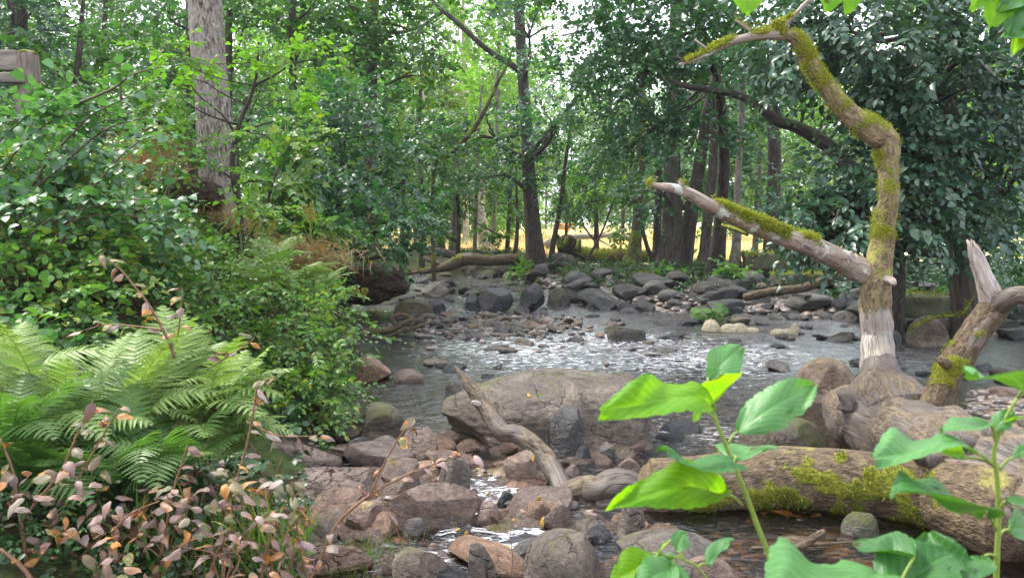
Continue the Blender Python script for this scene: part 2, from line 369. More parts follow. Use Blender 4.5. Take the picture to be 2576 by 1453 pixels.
M = {}
M['lf_dark'] = leaf_mat('leaf_dark_blue_green', [(.024, .066, .044), (.040, .095, .060), (.064, .13, .080)], .25, .36, spec=.6)
M['lf_mid'] = leaf_mat('leaf_mid_green', [(.026, .075, .020), (.045, .120, .026), (.075, .165, .035)], .40)
M['lf_alder'] = leaf_mat('leaf_alder', [(.022, .075, .038), (.036, .105, .048), (.06, .15, .058)], .33, .38, spec=.6)
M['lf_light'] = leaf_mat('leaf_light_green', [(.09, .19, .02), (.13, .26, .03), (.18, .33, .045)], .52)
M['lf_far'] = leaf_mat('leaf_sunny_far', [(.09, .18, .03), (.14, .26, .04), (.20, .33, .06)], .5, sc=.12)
M['lf_bush'] = leaf_mat('leaf_bush', [(.05, .125, .03), (.085, .19, .045), (.14, .27, .07), (.24, .27, .05)], .36, .4)
M['lf_cane'] = leaf_mat('leaf_broad_bush', [(.05, .13, .06), (.08, .19, .08), (.13, .26, .10)], .34, .36, spec=.55)
M['lf_herb'] = leaf_mat('leaf_herb', [(.05, .13, .02), (.08, .18, .03), (.13, .24, .04)], .42)
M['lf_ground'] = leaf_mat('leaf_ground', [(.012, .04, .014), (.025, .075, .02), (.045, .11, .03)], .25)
M['lf_yellow'] = leaf_mat('leaf_yellowing', [(.07, .10, .02), (.12, .15, .03), (.06, .11, .03)], .4)
M['lf_red'] = leaf_mat('leaf_autumn', [(.07, .035, .03), (.17, .10, .095), (.26, .17, .16), (.34, .25, .245), (.11, .12, .04), (.20, .12, .11), (.36, .15, .02), (.30, .21, .20), (.08, .025, .02), (.13, .16, .06), (.24, .15, .14)], .24, .55, (1.25, 1.0, .55), ((.50, .20, .015), .58), spec=.4)
M['fallen'] = leaf_mat('leaf_fallen', [(.30, .12, .02), (.40, .24, .04), (.18, .08, .03)], .2, .5, (1.2, 1.0, .6))
M['fern'] = leaf_mat('fern_green', [(.15, .23, .05), (.22, .31, .08), (.30, .38, .13)], .3, .5)
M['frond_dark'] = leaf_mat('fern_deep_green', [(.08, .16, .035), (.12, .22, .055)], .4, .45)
M['grass'] = leaf_mat('grass_green', [(.06, .14, .02), (.10, .20, .03), (.22, .26, .06)], .4)
M['straw'] = leaf_mat('grass_straw', [(.72, .57, .28), (.85, .71, .40), (.92, .81, .52)], .5, .7, (1.1, 1.05, .95))
M['drygrass'] = leaf_mat('grass_dead', [(.18, .12, .05), (.28, .19, .08), (.36, .27, .12)], .3, .7, (1.1, 1.0, .8))
M['moss'] = leaf_mat('moss_tuft', [(.14, .15, .010), (.24, .25, .015), (.34, .34, .03)], .35, .7)
M['moss_dk'] = leaf_mat('moss_tuft_deep', [(.05, .06, .008), (.11, .13, .012), (.20, .22, .02)], .35, .7)
M['flower'] = leaf_mat('flower_spike', [(.20, .20, .03), (.32, .28, .05), (.28, .22, .08)], .35)
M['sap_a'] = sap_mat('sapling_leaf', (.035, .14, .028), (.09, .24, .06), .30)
M['sap_b'] = sap_mat('sapling_leaf_yellow_green', (.10, .29, .012), (.19, .40, .02), .60, .5, .35)  # brighter, yellower green leaves
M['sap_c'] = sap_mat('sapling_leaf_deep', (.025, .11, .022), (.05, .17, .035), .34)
M['sap_stem'] = plain_mat('sapling_stem', (.13, .20, .03), (.20, .26, .05), 40, .5)
M['twig'] = plain_mat('twig_brown', (.055, .035, .025), (.11, .07, .045), 60, .7)
M['twig_red'] = plain_mat('twig_reddish', (.12, .06, .035), (.22, .12, .07), 60, .6)
M['bk_pale'] = bark_mat('bark_pale_furrowed', (.035, .028, .023), (.33, .285, .25), (.24, .205, .18), .3, 34, 1.0, lich=((.22, .24, .11), 4, .62), dist=.025)
M['bk_dark'] = bark_mat('bark_dark', (.018, .014, .012), (.075, .06, .05), None, .2, 22, .8, moss=((.035, .05, .012), .62))
M['bk_grey'] = bark_mat('bark_grey', (.06, .05, .045), (.17, .15, .13), (.10, .10, .06), .4, 16, .6)
M['bk_birch'] = bark_mat('bark_whitish', (.20, .16, .13), (.52, .46, .40), (.26, .25, .10), .8, 9, .5)
M['bk_mossy'] = bark_mat('bark_mossy', (.022, .016, .012), (.08, .06, .045), None, .2, 22, .8, moss=((.10, .13, .015), .46))
M['dead_pale'] = dead_mat('dead_wood_silvery', ((.16, .125, .105), (.44, .385, .35), (.28, .22, .185)), ((.05, .035, .022), (.26, .19, .10)), .60)
M['dead_bark'] = dead_mat('dead_wood_barked', ((.08, .062, .05), (.20, .165, .135), (.14, .105, .08)), ((.022, .016, .010), (.15, .105, .06)), .38, green=.80)
M['dead_lich'] = dead_mat('dead_wood_lichened', ((.15, .11, .088), (.36, .30, .255), (.24, .175, .135)), ((.10, .065, .045), (.30, .22, .15)), .52, lich=((.40, .42, .37), 5.0, .53))
M['dead_strip'] = dead_mat('dead_wood_half_barked', ((.10, .08, .07), (.37, .33, .30), (.24, .195, .165)), ((.045, .033, .02), (.25, .185, .10)), .35, strip=1.36, green=.68)
M['dead_root'] = dead_mat('dead_root_wood', ((.04, .033, .028), (.135, .112, .094), (.085, .069, .056)), ((.04, .03, .021), (.18, .138, .092)), .50, green=.92)
M['rk_brown'] = rock_mat('rock_brown', [(.05, .04, .030), (.115, .09, .068), (.19, .15, .115), (.08, .062, .048)], ((.10, .11, .02), .66))
M['rk_pink'] = rock_mat('rock_pinkish', [(.085, .056, .042), (.155, .105, .080), (.24, .175, .14), (.11, .075, .058)])
M['rk_grey'] = rock_mat('rock_grey', [(.035, .032, .029), (.08, .073, .065), (.15, .138, .125), (.055, .05, .045)], ((.09, .10, .025), .70))
M['rk_dark'] = rock_mat('rock_dark_slate', [(.010, .010, .013), (.022, .022, .026), (.045, .045, .05), (.016, .016, .019)], None, .42)
M['rk_moss'] = rock_mat('rock_mossy', [(.03, .027, .022), (.06, .053, .042), (.12, .105, .085), (.045, .04, .03)], ((.09, .10, .018), .56), .75)
M['rk_bank'] = rock_mat('rock_bank_dark', [(.010, .0095, .010), (.021, .020, .020), (.042, .039, .038), (.016, .015, .015)], ((.05, .07, .015), .68), .5)
M['foam'] = plain_mat('foam_cream', (.36, .29, .18), (.60, .53, .38), 22, .8, .9, dist=.02)
M['soil'] = plain_mat('soil_dark', (.016, .010, .007), (.055, .035, .022), 14, .95, 1.0, dist=.05)
M['fence'] = plain_mat('fence_weathered', (.06, .045, .035), (.22, .18, .145), 26, .85, .6, str_=(1, 1, .15))
M['fence_rail'] = plain_mat('fence_rail_weathered', (.10, .085, .07), (.26, .22, .19), 26, .85, .6, str_=(.15, 1, 1))
M['cow'] = plain_mat('cow_tan', (.42, .20, .09), (.52, .28, .13), 3, .8, .1)
M['cow_red'] = plain_mat('cow_red_brown', (.30, .09, .035), (.38, .13, .05), 3, .8, .1)
M['ledge'] = plain_mat('mossy_timber', (.05, .06, .015), (.30, .33, .02), 5, .9, .8, dist=.03)
M['stoneblk'] = plain_mat('mossy_stone', (.04, .045, .02), (.10, .10, .06), 6, .9, .6, dist=.02)

def ground_mat():
    s = NT('bank_ground'); ob = s.obj(); n = s.noise(ob, 1.2, 5, .6); n2 = s.noise(ob, 14, 5, .7)
    c = s.ramp(n2, [(.3, (.014, .010, .007)), (.55, (.045, .03, .018)), (.72, (.10, .07, .04))])
    g = s.ramp(n2, [(.3, (.015, .03, .008)), (.7, (.06, .10, .02))])
    c = s.mix(s.ramp(n, [(.45, 0.0), (.58, .9)]), c, g)
    return s.done(s.n("BsdfPrincipled", {'Base Color': c, 'Roughness': .95, 'Specular IOR Level': .2, 'Normal': s.bump(n2, .8, .05)}).outputs[0])
def bed_mat():
    s = NT('stream_bed_pebbles'); ob = s.obj()
    v = s.n("TexVoronoi", {'Vector': ob, 'Scale': 13.0}); n = s.noise(ob, 3, 4)
    c = s.ramp(s.n("SeparateColor", {0: v.outputs['Color']}).outputs[0], [(0, (.03, .02, .012)), (.4, (.09, .06, .035)), (.7, (.15, .10, .055)), (1, (.22, .17, .12))])
    return s.done(s.n("BsdfPrincipled", {'Base Color': s.mix(.4, c, s.ramp(n, [(.3, (.04, .025, .012)), (.7, (.15, .09, .04))])), 'Roughness': .6, 'Normal': s.bump(s.math('SUBTRACT', 1.0, v.outputs[0]), .8, .04)}).outputs[0])
def field_mat():
    s = NT('field_straw'); ob = s.obj(); n = s.noise(ob, .4, 4); n2 = s.noise(ob, 5, 5, .7)
    c = s.mix(s.ramp(n2, [(.3, 0.0), (.7, 1.0)]), (.62, .49, .23), (.82, .69, .40))
    c = s.mix(s.ramp(n, [(.52, 0.0), (.62, .7)]), c, (.22, .27, .06))
    return s.done(s.n("BsdfPrincipled", {'Base Color': c, 'Roughness': .95, 'Specular IOR Level': .1}).outputs[0])
def water_mat():
    s = NT('stream_water'); ob = s.obj()
    n1 = s.noise(s.scale(ob, (.7, 1, 1)), 8, 4, .6, .5); n2 = s.noise(s.scale(ob, (.7, 1, 1)), 26, 3, .6)
    h = s.math('ADD', n1, s.math('MULTIPLY', n2, .4)); nb = s.bump(h, .6, .035)
    fr = s.n("Fresnel", {'IOR': 1.5, 'Normal': s.bump(h, .35, .02)}).outputs[0]
    deep = s.ramp(s.n("MapRange", {0: s.n("SeparateXYZ", {0: ob}).outputs[1], 1: 5.5, 2: 9.0}).outputs[0], [(0, (.66, .50, .32)), (1, (.32, .27, .20))])
    tr = s.n("BsdfTransparent", {'Color': deep}).outputs[0]
    gl = s.n("BsdfGlossy", {'Color': (1.0, .98, .98), 'Roughness': .2, 'Normal': nb}).outputs[0]
    w = s.n("MixShader", {0: fr, 1: tr, 2: gl}).outputs[0]
    # sky glints painted white, along with broken, aerated water, in the swift stretches
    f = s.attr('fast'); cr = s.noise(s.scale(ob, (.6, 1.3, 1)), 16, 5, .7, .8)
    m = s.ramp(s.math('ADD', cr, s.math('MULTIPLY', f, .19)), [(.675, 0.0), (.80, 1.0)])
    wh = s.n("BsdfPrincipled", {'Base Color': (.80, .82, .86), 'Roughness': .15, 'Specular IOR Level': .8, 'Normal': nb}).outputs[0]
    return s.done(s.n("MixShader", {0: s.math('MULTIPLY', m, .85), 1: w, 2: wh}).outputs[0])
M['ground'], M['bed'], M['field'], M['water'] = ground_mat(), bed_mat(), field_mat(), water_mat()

# ------------------------------------------------------------------ terrain
def lerpx(x, a, b): return np.interp(x, a, b)
def edgeL(Y): return lerpx(Y, [0, 3.3, 4, 6.3, 9.5, 12, 16, 20, 26, 30], [-.2, -.75, -1.05, -1.3, -1.87, -2.35, -3.1, -3.6, -4.0, -4.6])
def farY(x): return lerpx(x, [-6, -4, .3, .9, 1.5, 3.1, 5.1, 6.2, 7.7, 14, 30], [29, 28, 24.8, 20.5, 16.6, 15.2, 14.6, 14.1, 12.2, 10, 8])
def hgt(x, y):
    x = np.asarray(x, float); y = np.asarray(y, float); p = np.stack([x, y, x * 0], -1).reshape(-1, 3)
    n1 = fbm(p * .9, 3).reshape(x.shape); n2 = fbm(p * 4 + 5, 3).reshape(x.shape)
    z = -.13 + .05 * n1 + .03 * n2
    tl = edgeL(y) - x + .15 * n1
    zl = lerpx(tl, [0, .4, 1, 2, 3, 4, 6, 10, 40], [0, .38, 1.05, 2.05, 2.55, 2.85, 3.1, 3.3, 3.5]) * lerpx(y, [0, 4, 6, 8, 16, 22, 30, 45, 80], [.35, .40, .6, 1.0, .85, .45, .2, .1, .1])
    tr = (y - farY(x)) * .8 + .2 * n1
    zr = lerpx(tr, [0, .6, 2.6, 3.6, 5, 9, 20, 60, 400], [0, .22, .55, .70, .70, .42, .40, .42, .8])
    z = z + np.where(tl > 0, zl + .06 * n2, 0) 
    z = np.maximum(z, np.where(tr > 0, -.13 + zr + .05 * n2, -9))
    z += lerpx(y, [-30, .8, 3.0], [.45, .3, 0]) * (tl < 0)
    z += .17 * np.exp(-((x - 4.9) / .9) ** 2 - ((y - 7.4) / 1.3) ** 2) + .17 * np.exp(-((x + .35) / .95) ** 2 - ((y - 13.2) / 1.0) ** 2)
    z += np.where(tl < 0, 1, 0) * (.085 + .12 * n2) * np.exp(-((x + .5) / 1.15) ** 4 - ((y - 5.0) / 1.35) ** 4)
    return z
def grow(a, b, st, far, g):
    r = list(np.arange(a, b, st)); s = st
    while r[-1] < far: s *= g; r.append(r[-1] + s)
    return r
xr = grow(0, 10, .09, 260, 1.13); xl = [-t for t in grow(0, 8, .09, 260, 1.13)][1:][::-1]
yr = grow(-3, 30, .09, 420, 1.10); yl = [-3 - t for t in grow(0.5, 1, .5, 25, 1.3)][::-1]
xs = np.array(xl + xr); ys = np.array(yl + yr)
XX, YY = np.meshgrid(xs, ys); ZZ = hgt(XX, YY)
nx, ny = len(xs), len(ys)
def gridfaces(nx, ny, keep=None):
    i = np.arange(ny - 1)[:, None] * nx + np.arange(nx - 1)[None]
    f = np.stack([i, i + 1, i + nx + 1, i + nx], -1)
    return f.reshape(-1, 4) if keep is None else f[keep]
tv = np.stack([XX, YY, ZZ], -1).reshape(-1, 3)
cx_, cy2 = (XX[:-1, :-1] + XX[1:, 1:]) / 2, (YY[:-1, :-1] + YY[1:, 1:]) / 2
inbed = (cx_ > edgeL(cy2)) & (cy2 < farY(cx_))
infield = (cy2 > farY(cx_) + 7) & (cy2 > 27)
def sub(keep):
    f = gridfaces(nx, ny, keep); u, inv = np.unique(f, return_inverse=True); return tv[u], inv.reshape(-1, 4)
for nm_, kp, mt in (('ground', ~inbed & ~infield, 'ground'), ('stream_bed', inbed, 'bed'), ('field', infield, 'field')):
    mb = MB(); v_, f_ = sub(kp); mb.add(v_, [f_]); mb.build(nm_, M[mt], kind='structure')
# water sheet with real ripples
wx = np.arange(-6.5, 16, .045); wy = np.concatenate([np.arange(2.4, 10, .03), np.arange(10, 31, .06)])
WX, WY = np.meshgrid(wx, wy); wp = np.stack([WX, WY * .8, WX * 0], -1).reshape(-1, 3)
def gau(x, y, cx, cy, sx, sy): return np.exp(-((x - cx) / sx) ** 2 - ((y - cy) / sy) ** 2)
wx_, wy_ = WX.ravel(), WY.ravel()
fast = np.clip(gau(wx_, wy_, .4, 10.8, 1.9, 2.4) + .9 * gau(wx_, wy_, -1.0, 17.5, 1.2, 4) + .7 * gau(wx_, wy_, 2.4, 11.5, 1.6, 2.2) + 1.1 * gau(wx_, wy_, -.1, 5.1, .45, .5) + 1.1 * gau(wx_, wy_, -.1, 4.3, .4, .5) + .8 * gau(wx_, wy_, 1.5, 6.6, .6, .6) + .5 * gau(wx_, wy_, 4, 10, 2, 2) + .6 * gau(wx_, wy_, .5, 5.9, .5, .3), 0, 1)  # swift stretches: steeper ripples, and where the white glints are painted
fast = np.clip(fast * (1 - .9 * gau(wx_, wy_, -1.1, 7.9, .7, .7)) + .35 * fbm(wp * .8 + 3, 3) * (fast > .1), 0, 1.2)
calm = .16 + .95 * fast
wq = wp * [.75, 1.25, 1]
wz = (fbm(wq * 2.6, 2) * .03 + np.abs(fbm(wq * 5.5 + 9, 3)) * .038) * calm - .012
WK = (lambda a, b: (a > edgeL(b) - .35) & (b < farY(a) + .35))((WX[:-1, :-1] + WX[1:, 1:]) / 2, (WY[:-1, :-1] + WY[1:, 1:]) / 2)
wf = gridfaces(len(wx), len(wy), WK); u_, inv_ = np.unique(wf, return_inverse=True)
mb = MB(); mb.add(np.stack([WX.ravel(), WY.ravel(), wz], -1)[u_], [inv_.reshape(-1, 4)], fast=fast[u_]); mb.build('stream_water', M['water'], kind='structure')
# ------------------------------------------------------------------ rocks
import bmesh
ICO = {}
def ico(sub):
    if sub not in ICO:
        bm = bmesh.new(); bmesh.ops.create_icosphere(bm, subdivisions=sub, radius=1.0)
        ICO[sub] = (np.array([v.co[:] for v in bm.verts]), np.array([[v.index for v in f.verts] for f in bm.faces])); bm.free()
    return ICO[sub]
def rock_verts(seed, sub=4, cuts=9, rough=.10, amin=.55, amax=.9):
    rs = np.random.RandomState(seed); v, f = ico(sub); v = v.copy()
    for k in range(cuts):
        nrm = norm(rs.normal(0, 1, 3)); d = amin + (amax - amin) * rs.rand()
        s = v @ nrm; over = s > d; v[over] -= np.outer((s[over] - d) * .985, nrm)
    r = 1 + rough * .9 * fbm(v * 1.1 + seed, 2) + rough * .5 * (.4 - np.abs(fbm(v * 3 + seed, 3))) + rough * .45 * (.3 - np.abs(fbm(v * 7 + seed, 3)))
    v = v * r[:, None]; lo, hi = v.min(0), v.max(0)
    return (v - (lo + hi) / 2) / ((hi - lo) / 2), f
def rock(x0, x1, y0, y1, label, mat='rk_brown', seed=1, cuts=10, rough=.10, dep=.85, Y=None, turn=0.0, sub=4, amin=.55, name='boulder', cat='rock', group=None, zb=-.12, lean=0.0, flat=0):
    cx = (x0 + x1) / 2; Y0 = Y if Y is not None else G(cx, y1, 0)[1]
    w = (x1 - x0) * Y0 / F; d = w * dep; Yc = Y0 + d * .42; w = (x1 - x0) * Yc / F
    top = P(cx, y0, Yc)[2]; xc = P(cx, 0, Yc)[0]
    v, f = rock_verts(seed, sub, cuts, rough, amin)
    if flat: v[:, 2] = np.clip(v[:, 2], -1, 1 - flat) ; v[:, 2] = (v[:, 2] + 1) / (2 - flat) * 2 - 1; v[:, 2] += .05 * fbm(v * 3, 3)
    k_ = np.where(v[:, 2] < .1, 1 / np.sqrt(np.maximum(1 - .8 * np.minimum(v[:, 2] - .1, 0) ** 2, .25)), 1); v[:, :2] *= np.minimum(k_, 1.5)[:, None]
    ct, st = math.cos(turn), math.sin(turn)
    v = v @ np.array([[ct, st, 0], [-st, ct, 0], [0, 0, 1]]); v[:, :2] /= np.abs(v[:, :2]).max(0)
    v[:, 0] += lean * v[:, 2]; 
    h = max(top - zb, .04)
    v = v * [w / 2, d / 2, h / 2]
    mb = MB(); mb.add(v, [f]); o = mb.build(name, M[mat], smooth=True, sharp=RAD(24) if cuts > 6 else None); o.location = (xc, Yc, zb + h / 2)
    o['label'] = label; o['category'] = cat
    if group: o['group'] = group
    return o
HR = [
 (1112, 1672, 932, 1135, 'broad smooth brown boulder, the largest in the stream, behind the driftwood branch', 'rk_brown', 11, 5, .07, .70, .8),
 (1362, 1512, 1022, 1148, 'pointed speckled grey rock leaning against the front of the largest boulder', 'rk_grey', 23, 11, .08, .8, .5),
 (2032, 2190, 900, 1012, 'rounded brown boulder standing in water just behind the upright dead limb', 'rk_brown', 31, 6, .07, .9, .7),
 (1885, 2118, 1048, 1160, 'mossy grey boulder behind the mossy log, below the tree trunk', 'rk_moss', 37, 5, .09, .8, .7),
 (930, 1212, 1212, 1335, 'long flat-topped reddish slab lying across the near stream', 'rk_pink', 41, 12, .06, .45, .5),
 (1295, 1555, 1332, 1475, 'big brown boulder at the bottom edge of the near stream', 'rk_brown', 47, 7, .07, .8, .7),
 (1550, 1870, 1335, 1490, 'greyish boulder with a ridged top beneath the sapling leaves', 'rk_brown', 53, 8, .10, .8, .6),
 (868, 1003, 1010, 1108, 'rounded olive-tinged rock at the foot of the left bank bush', 'rk_moss', 59, 5, .06, .9, .7),
 (995, 1112, 1072, 1148, 'pale pinkish rock left of the largest boulder', 'rk_pink', 61, 9, .09, .8, .5),
 (1093, 1192, 1142, 1262, 'upright angular grey rock behind the reddish slab', 'rk_grey', 67, 12, .09, .7, .5),
 (1262, 1352, 1135, 1218, 'tan angular rock right below the driftwood bend', 'rk_pink', 71, 11, .08, .8, .5),
 (1345, 1442, 1255, 1328, 'rusty red-brown rock beside the twisted root', 'rk_pink', 73, 10, .08, .8, .5),
 (826, 972, 1256, 1338, 'rough red-brown rock left of the reddish slab', 'rk_pink', 79, 8, .12, .8, .6),
 (1000, 1062, 1300, 1350, 'small round speckled stone in front of the reddish slab', 'rk_grey', 83, 4, .06, .9, .8),
 (1170, 1268, 1258, 1330, 'mauve-grey rock touching the right end of the reddish slab', 'rk_pink', 89, 8, .08, .8, .6),
 (965, 1122, 1372, 1470, 'grey-brown rock pair-shaped at the bottom edge, below the round stone', 'rk_brown', 97, 8, .10, .8, .6),
 (1155, 1252, 1362, 1470, 'sharp-edged brown rock at the bottom edge, between two larger boulders', 'rk_brown', 101, 13, .08, .7, .45),
 (742, 832, 1302, 1360, 'low flat brown stone at the edge of the autumn shrub', 'rk_brown', 103, 7, .07, .8, .6),
 (872, 972, 888, 958, 'pink rock under the left bank bush', 'rk_pink', 107, 9, .09, .8, .5),
 (978, 1058, 928, 960, 'low pinkish stone right of the pink bankside rock', 'rk_pink', 109, 7, .08, .8, .5),
 (838, 945, 1098, 1140, 'dark flat stone below the olive-tinged rock', 'rk_grey', 113, 9, .08, .8, .5),
 (900, 995, 1095, 1150, 'lumpy grey stone left of the pale pinkish rock', 'rk_grey', 127, 9, .12, .8, .5),
 (888, 945, 1122, 1172, 'small dark upright stone under the olive-tinged rock', 'rk_dark', 131, 8, .1, .9, .5),
 (1190, 1300, 722, 782, 'big dark angular boulder, left of the dark midstream pair', 'rk_dark', 137, 10, .07, .8, .5),
 (1296, 1382, 712, 786, 'big dark wedge-shaped boulder, right of the dark midstream pair', 'rk_dark', 139, 11, .07, .9, .45),
 (1376, 1442, 722, 770, 'rounded mossy boulder right behind the dark wedge-shaped boulder', 'rk_moss', 149, 4, .06, .9, .8),
 (1158, 1210, 738, 782, 'dark triangular rock against the left dark boulder', 'rk_dark', 151, 10, .08, .8, .45),
 (1052, 1124, 708, 750, 'pale-topped flat grey rock in the upper stream', 'rk_grey', 157, 10, .06, .8, .5),
 (978, 1085, 752, 800, 'sloping mossy rock at the left edge of midstream', 'rk_moss', 163, 7, .06, .8, .6),
 (1048, 1116, 752, 790, 'dark blocky rock beside the sloping mossy rock', 'rk_dark', 167, 8, .08, .8, .5),
 (1528, 1642, 820, 860, 'low light-grey mossy rock in midstream, largest one there', 'rk_moss', 173, 8, .09, .7, .55),
 (1524, 1572, 808, 838, 'small brown rock against the low light-grey midstream rock', 'rk_brown', 179, 7, .09, .8, .6),
 (1505, 1602, 692, 752, 'light grey rock at the left end of the stony far bank', 'rk_grey', 181, 9, .09, .8, .5),
 (1410, 1500, 712, 752, 'dark slanting slab in front of the central tree', 'rk_dark', 191, 10, .07, .8, .45),
 (1545, 1640, 1150, 1200, 'pale tan stone behind the twisted root', 'rk_pink', 193, 7, .07, .8, .6),
 (1408, 1480, 1168, 1205, 'light stone in the riffle left of the pale tan stone', 'rk_pink', 197, 8, .07, .8, .6),
 (1512, 1580, 1112, 1158, 'small pale rock in the riffle under the largest boulder', 'rk_grey', 199, 8, .09, .8, .5),
 (1452, 1500, 1120, 1165, 'small glossy black stone under the pointed speckled rock', 'rk_dark', 211, 8, .08, .9, .6),
 (1560, 1650, 1260, 1350, 'grey rock tucked under the cut end of the mossy log', 'rk_grey', 223, 9, .09, .8, .5),
 (1478, 1560, 1322, 1358, 'dark rounded stone left of the rock under the log', 'rk_dark', 227, 5, .07, .9, .7),
 (2165, 2260, 1285, 1345, 'small mossy stone in the dark pool under the mossy log', 'rk_moss', 229, 5, .07, .9, .7),
 (1262, 1385, 1352, 1420, 'dark wet stone behind the big brown bottom boulder', 'rk_grey', 233, 8, .08, .8, .5),
 (1128, 1190, 1322, 1362, 'small dark wet stone right of the round speckled stone', 'rk_dark', 239, 6, .07, .9, .6),
 (2322, 2425, 792, 870, 'pale yellowish rock at the water edge behind the forked limb', 'rk_brown', 241, 8, .08, .8, .5),
 (2225, 2300, 830, 872, 'brown rock left of the pale yellowish rock', 'rk_grey', 251, 8, .08, .8, .5),
 (1230, 1300, 1230, 1280, 'long dark slab behind the rusty rock', 'rk_dark', 257, 9, .07, .6, .5),
 (1300, 1380, 1225, 1290, 'grey slanted rock left of the twisted root', 'rk_grey', 263, 10, .08, .7, .5),
 (940, 985, 1385, 1440, 'pale chipped stone at the grassy bottom edge', 'rk_pink', 269, 10, .08, .8, .5),
 (1090, 1215, 955, 1000, 'grey stone under the broken tip of the driftwood branch', 'rk_grey', 271, 8, .12, .8, .55),
 (2090, 2200, 1135, 1175, 'dark wet stone in the gap between log and tree trunk', 'rk_dark', 277, 7, .08, .8, .6),
 (1720, 1900, 1395, 1500, 'pinkish sloping rock at the bottom edge, right of the ridged boulder', 'rk_pink', 281, 10, .08, .8, .5),
]
for k, (a, b, c, d, lab, mt, sd_, cu, ro, dp, am) in enumerate(HR):
    rock(a, b, c, d, lab, mt, sd_, cu, ro, dp, sub=6 if b - a > 400 else 5, amin=am, turn=(sd_ % 7) * .25 if b - a < 200 else 0,
         name='boulder' if b - a > 130 else 'rock')
# flat rock shelves on the near left bank
def shelf(x0, x1, y0, y1, h, label, seed, mat='rk_pink'):
    cx = (x0 + x1) / 2; Ya = G(cx, y1, 0)[1]; Yb = G(cx, y0, h)[1]; Yc = (Ya + Yb) / 2; w = (x1 - x0) * Yc / F; xc = P(cx, 0, Yc)[0]
    v, f = rock_verts(seed, 6, 8, .10, .5, .85); z = v[:, 2]; top = .72 + .10 * fbm(v * 2.2 + seed, 3) - .10 * (np.abs(fbm(v * 3.5, 2)) < .05); v[:, 2] = np.minimum(z, top) ; v[:, :2] *= 1.05
    mb = MB(); mb.add(v * [w / 2, (Yb - Ya) / 2, (h + .14) / 2 / .74], [f]); o = mb.build('rock_shelf', M[mat], sharp=RAD(24)); o.location = (xc, Yc, (h - .14) / 2); o.rotation_euler = (0, 0, 0)
    o['label'] = label; o['category'] = 'rock'
shelf(630, 840, 1085, 1195, .16, 'large flat pink rock shelf beside the ferns', 301)
shelf(720, 950, 1155, 1275, .12, 'broad flat mauve rock shelf sloping to the water', 307)
shelf(940, 1110, 1150, 1215, .05, 'thin pale rock plate half under brown water', 311)
shelf(640, 910, 1360, 1440, .10, 'flat pinkish rock patch behind the autumn shrub', 313)
shelf(1060, 1180, 1290, 1340, .05, 'low wet flat stone right of the round speckled stone', 317, 'rk_grey')
# shared cobble meshes, each cobble an object of its own
def proto_rocks(n, mat, seed, sub=3, cuts=6, rough=.09, amin=.6):
    out = []
    for k in range(n):
        v, f = rock_verts(seed + k * 7, sub, cuts, rough, amin); mb = MB(); mb.add(v * .5, [f]); me = mb.mesh('cobble', M[mat]); me.set_sharp_from_angle(angle=RAD(30)); out.append(me)
    return out
PR = {m: proto_rocks(4, m, 400 + i * 50, cuts=c, amin=a) for i, (m, c, a) in enumerate([('rk_brown', 6, .6), ('rk_grey', 7, .55), ('rk_dark', 7, .55), ('rk_pink', 7, .55), ('rk_moss', 4, .7), ('rk_bank', 8, .5)])}
rc = np.random.RandomState(5)
def cobble(x, y, s, mats, label, group, flat=.6, name='cobble', z=None, sink=.3, asp=1.0):
    me = PR[mats[rc.randint(len(mats))]][rc.randint(4)]
    o = bpy.data.objects.new(name, me); col.objects.link(o); hh = s * flat
    zz = max(float(hgt(x, y)), -.10) if z is None else z
    o.location = (x, y, zz + hh * (.5 - sink)); o.rotation_euler = (rc.normal(0, .2), rc.normal(0, .2), rc.rand() * 6.28)
    o.scale = (s * (1 + .5 * rc.rand()) * asp, s * (.8 + .3 * rc.rand()), hh)
    o['label'] = label; o['category'] = 'stone'; o['group'] = group
def inb(x, y): return edgeL(y) + .1 < x and y < farY(x) - .1
for k in range(75):      # the gravel bar
    x, y = rc.normal(-.35, .62), rc.normal(13.2, .75)
    cobble(x, y, .11 + .17 * rc.rand() ** 1.5, ['rk_brown', 'rk_grey', 'rk_dark', 'rk_brown', 'rk_pink'], 'small wet cobble of the midstream gravel bar', 'cobbles of the gravel bar', .55, z=.0)
for k in range(125):            # dark stones stacked along the far bank
    x = rc.uniform(.9, 8.6); t = rc.rand() ** 1.2 * 3.3; y = farY(x) - .3 + t
    s = .22 + .42 * rc.rand() ** 1.6
    cobble(x, y, s, ['rk_bank', 'rk_bank', 'rk_bank', 'rk_dark', 'rk_grey'], 'dark grey stone piled on the foot of the far right bank', 'stones of the far bank', .68, name='bank_stone', sink=.18, asp=.8 + .6 * rc.rand())
for k in range(26):      # mossy stones round the central tree
    x = rc.uniform(-1.5, 1.5); y = max(farY(x), 21.5) + rc.uniform(-.3, .9)
    cobble(x, y, .3 + .4 * rc.rand(), ['rk_moss', 'rk_moss', 'rk_bank'], 'mossy stone heaped near the foot of the central dark tree', 'mossy stones round the central tree', .8, name='mossy_stone', sink=.25)
for k in range(60):      # upper left reach
    x = rc.uniform(-4.0, 0.6); y = rc.uniform(17.0, 26)
    if inb(x, y): cobble(x, y, .2 + .35 * rc.rand(), ['rk_moss', 'rk_grey', 'rk_dark', 'rk_bank'], 'rounded stone standing in the upper left reach of the stream', 'stones in the upper reach', .5, name='reach_stone', z=-.04)
k = 0
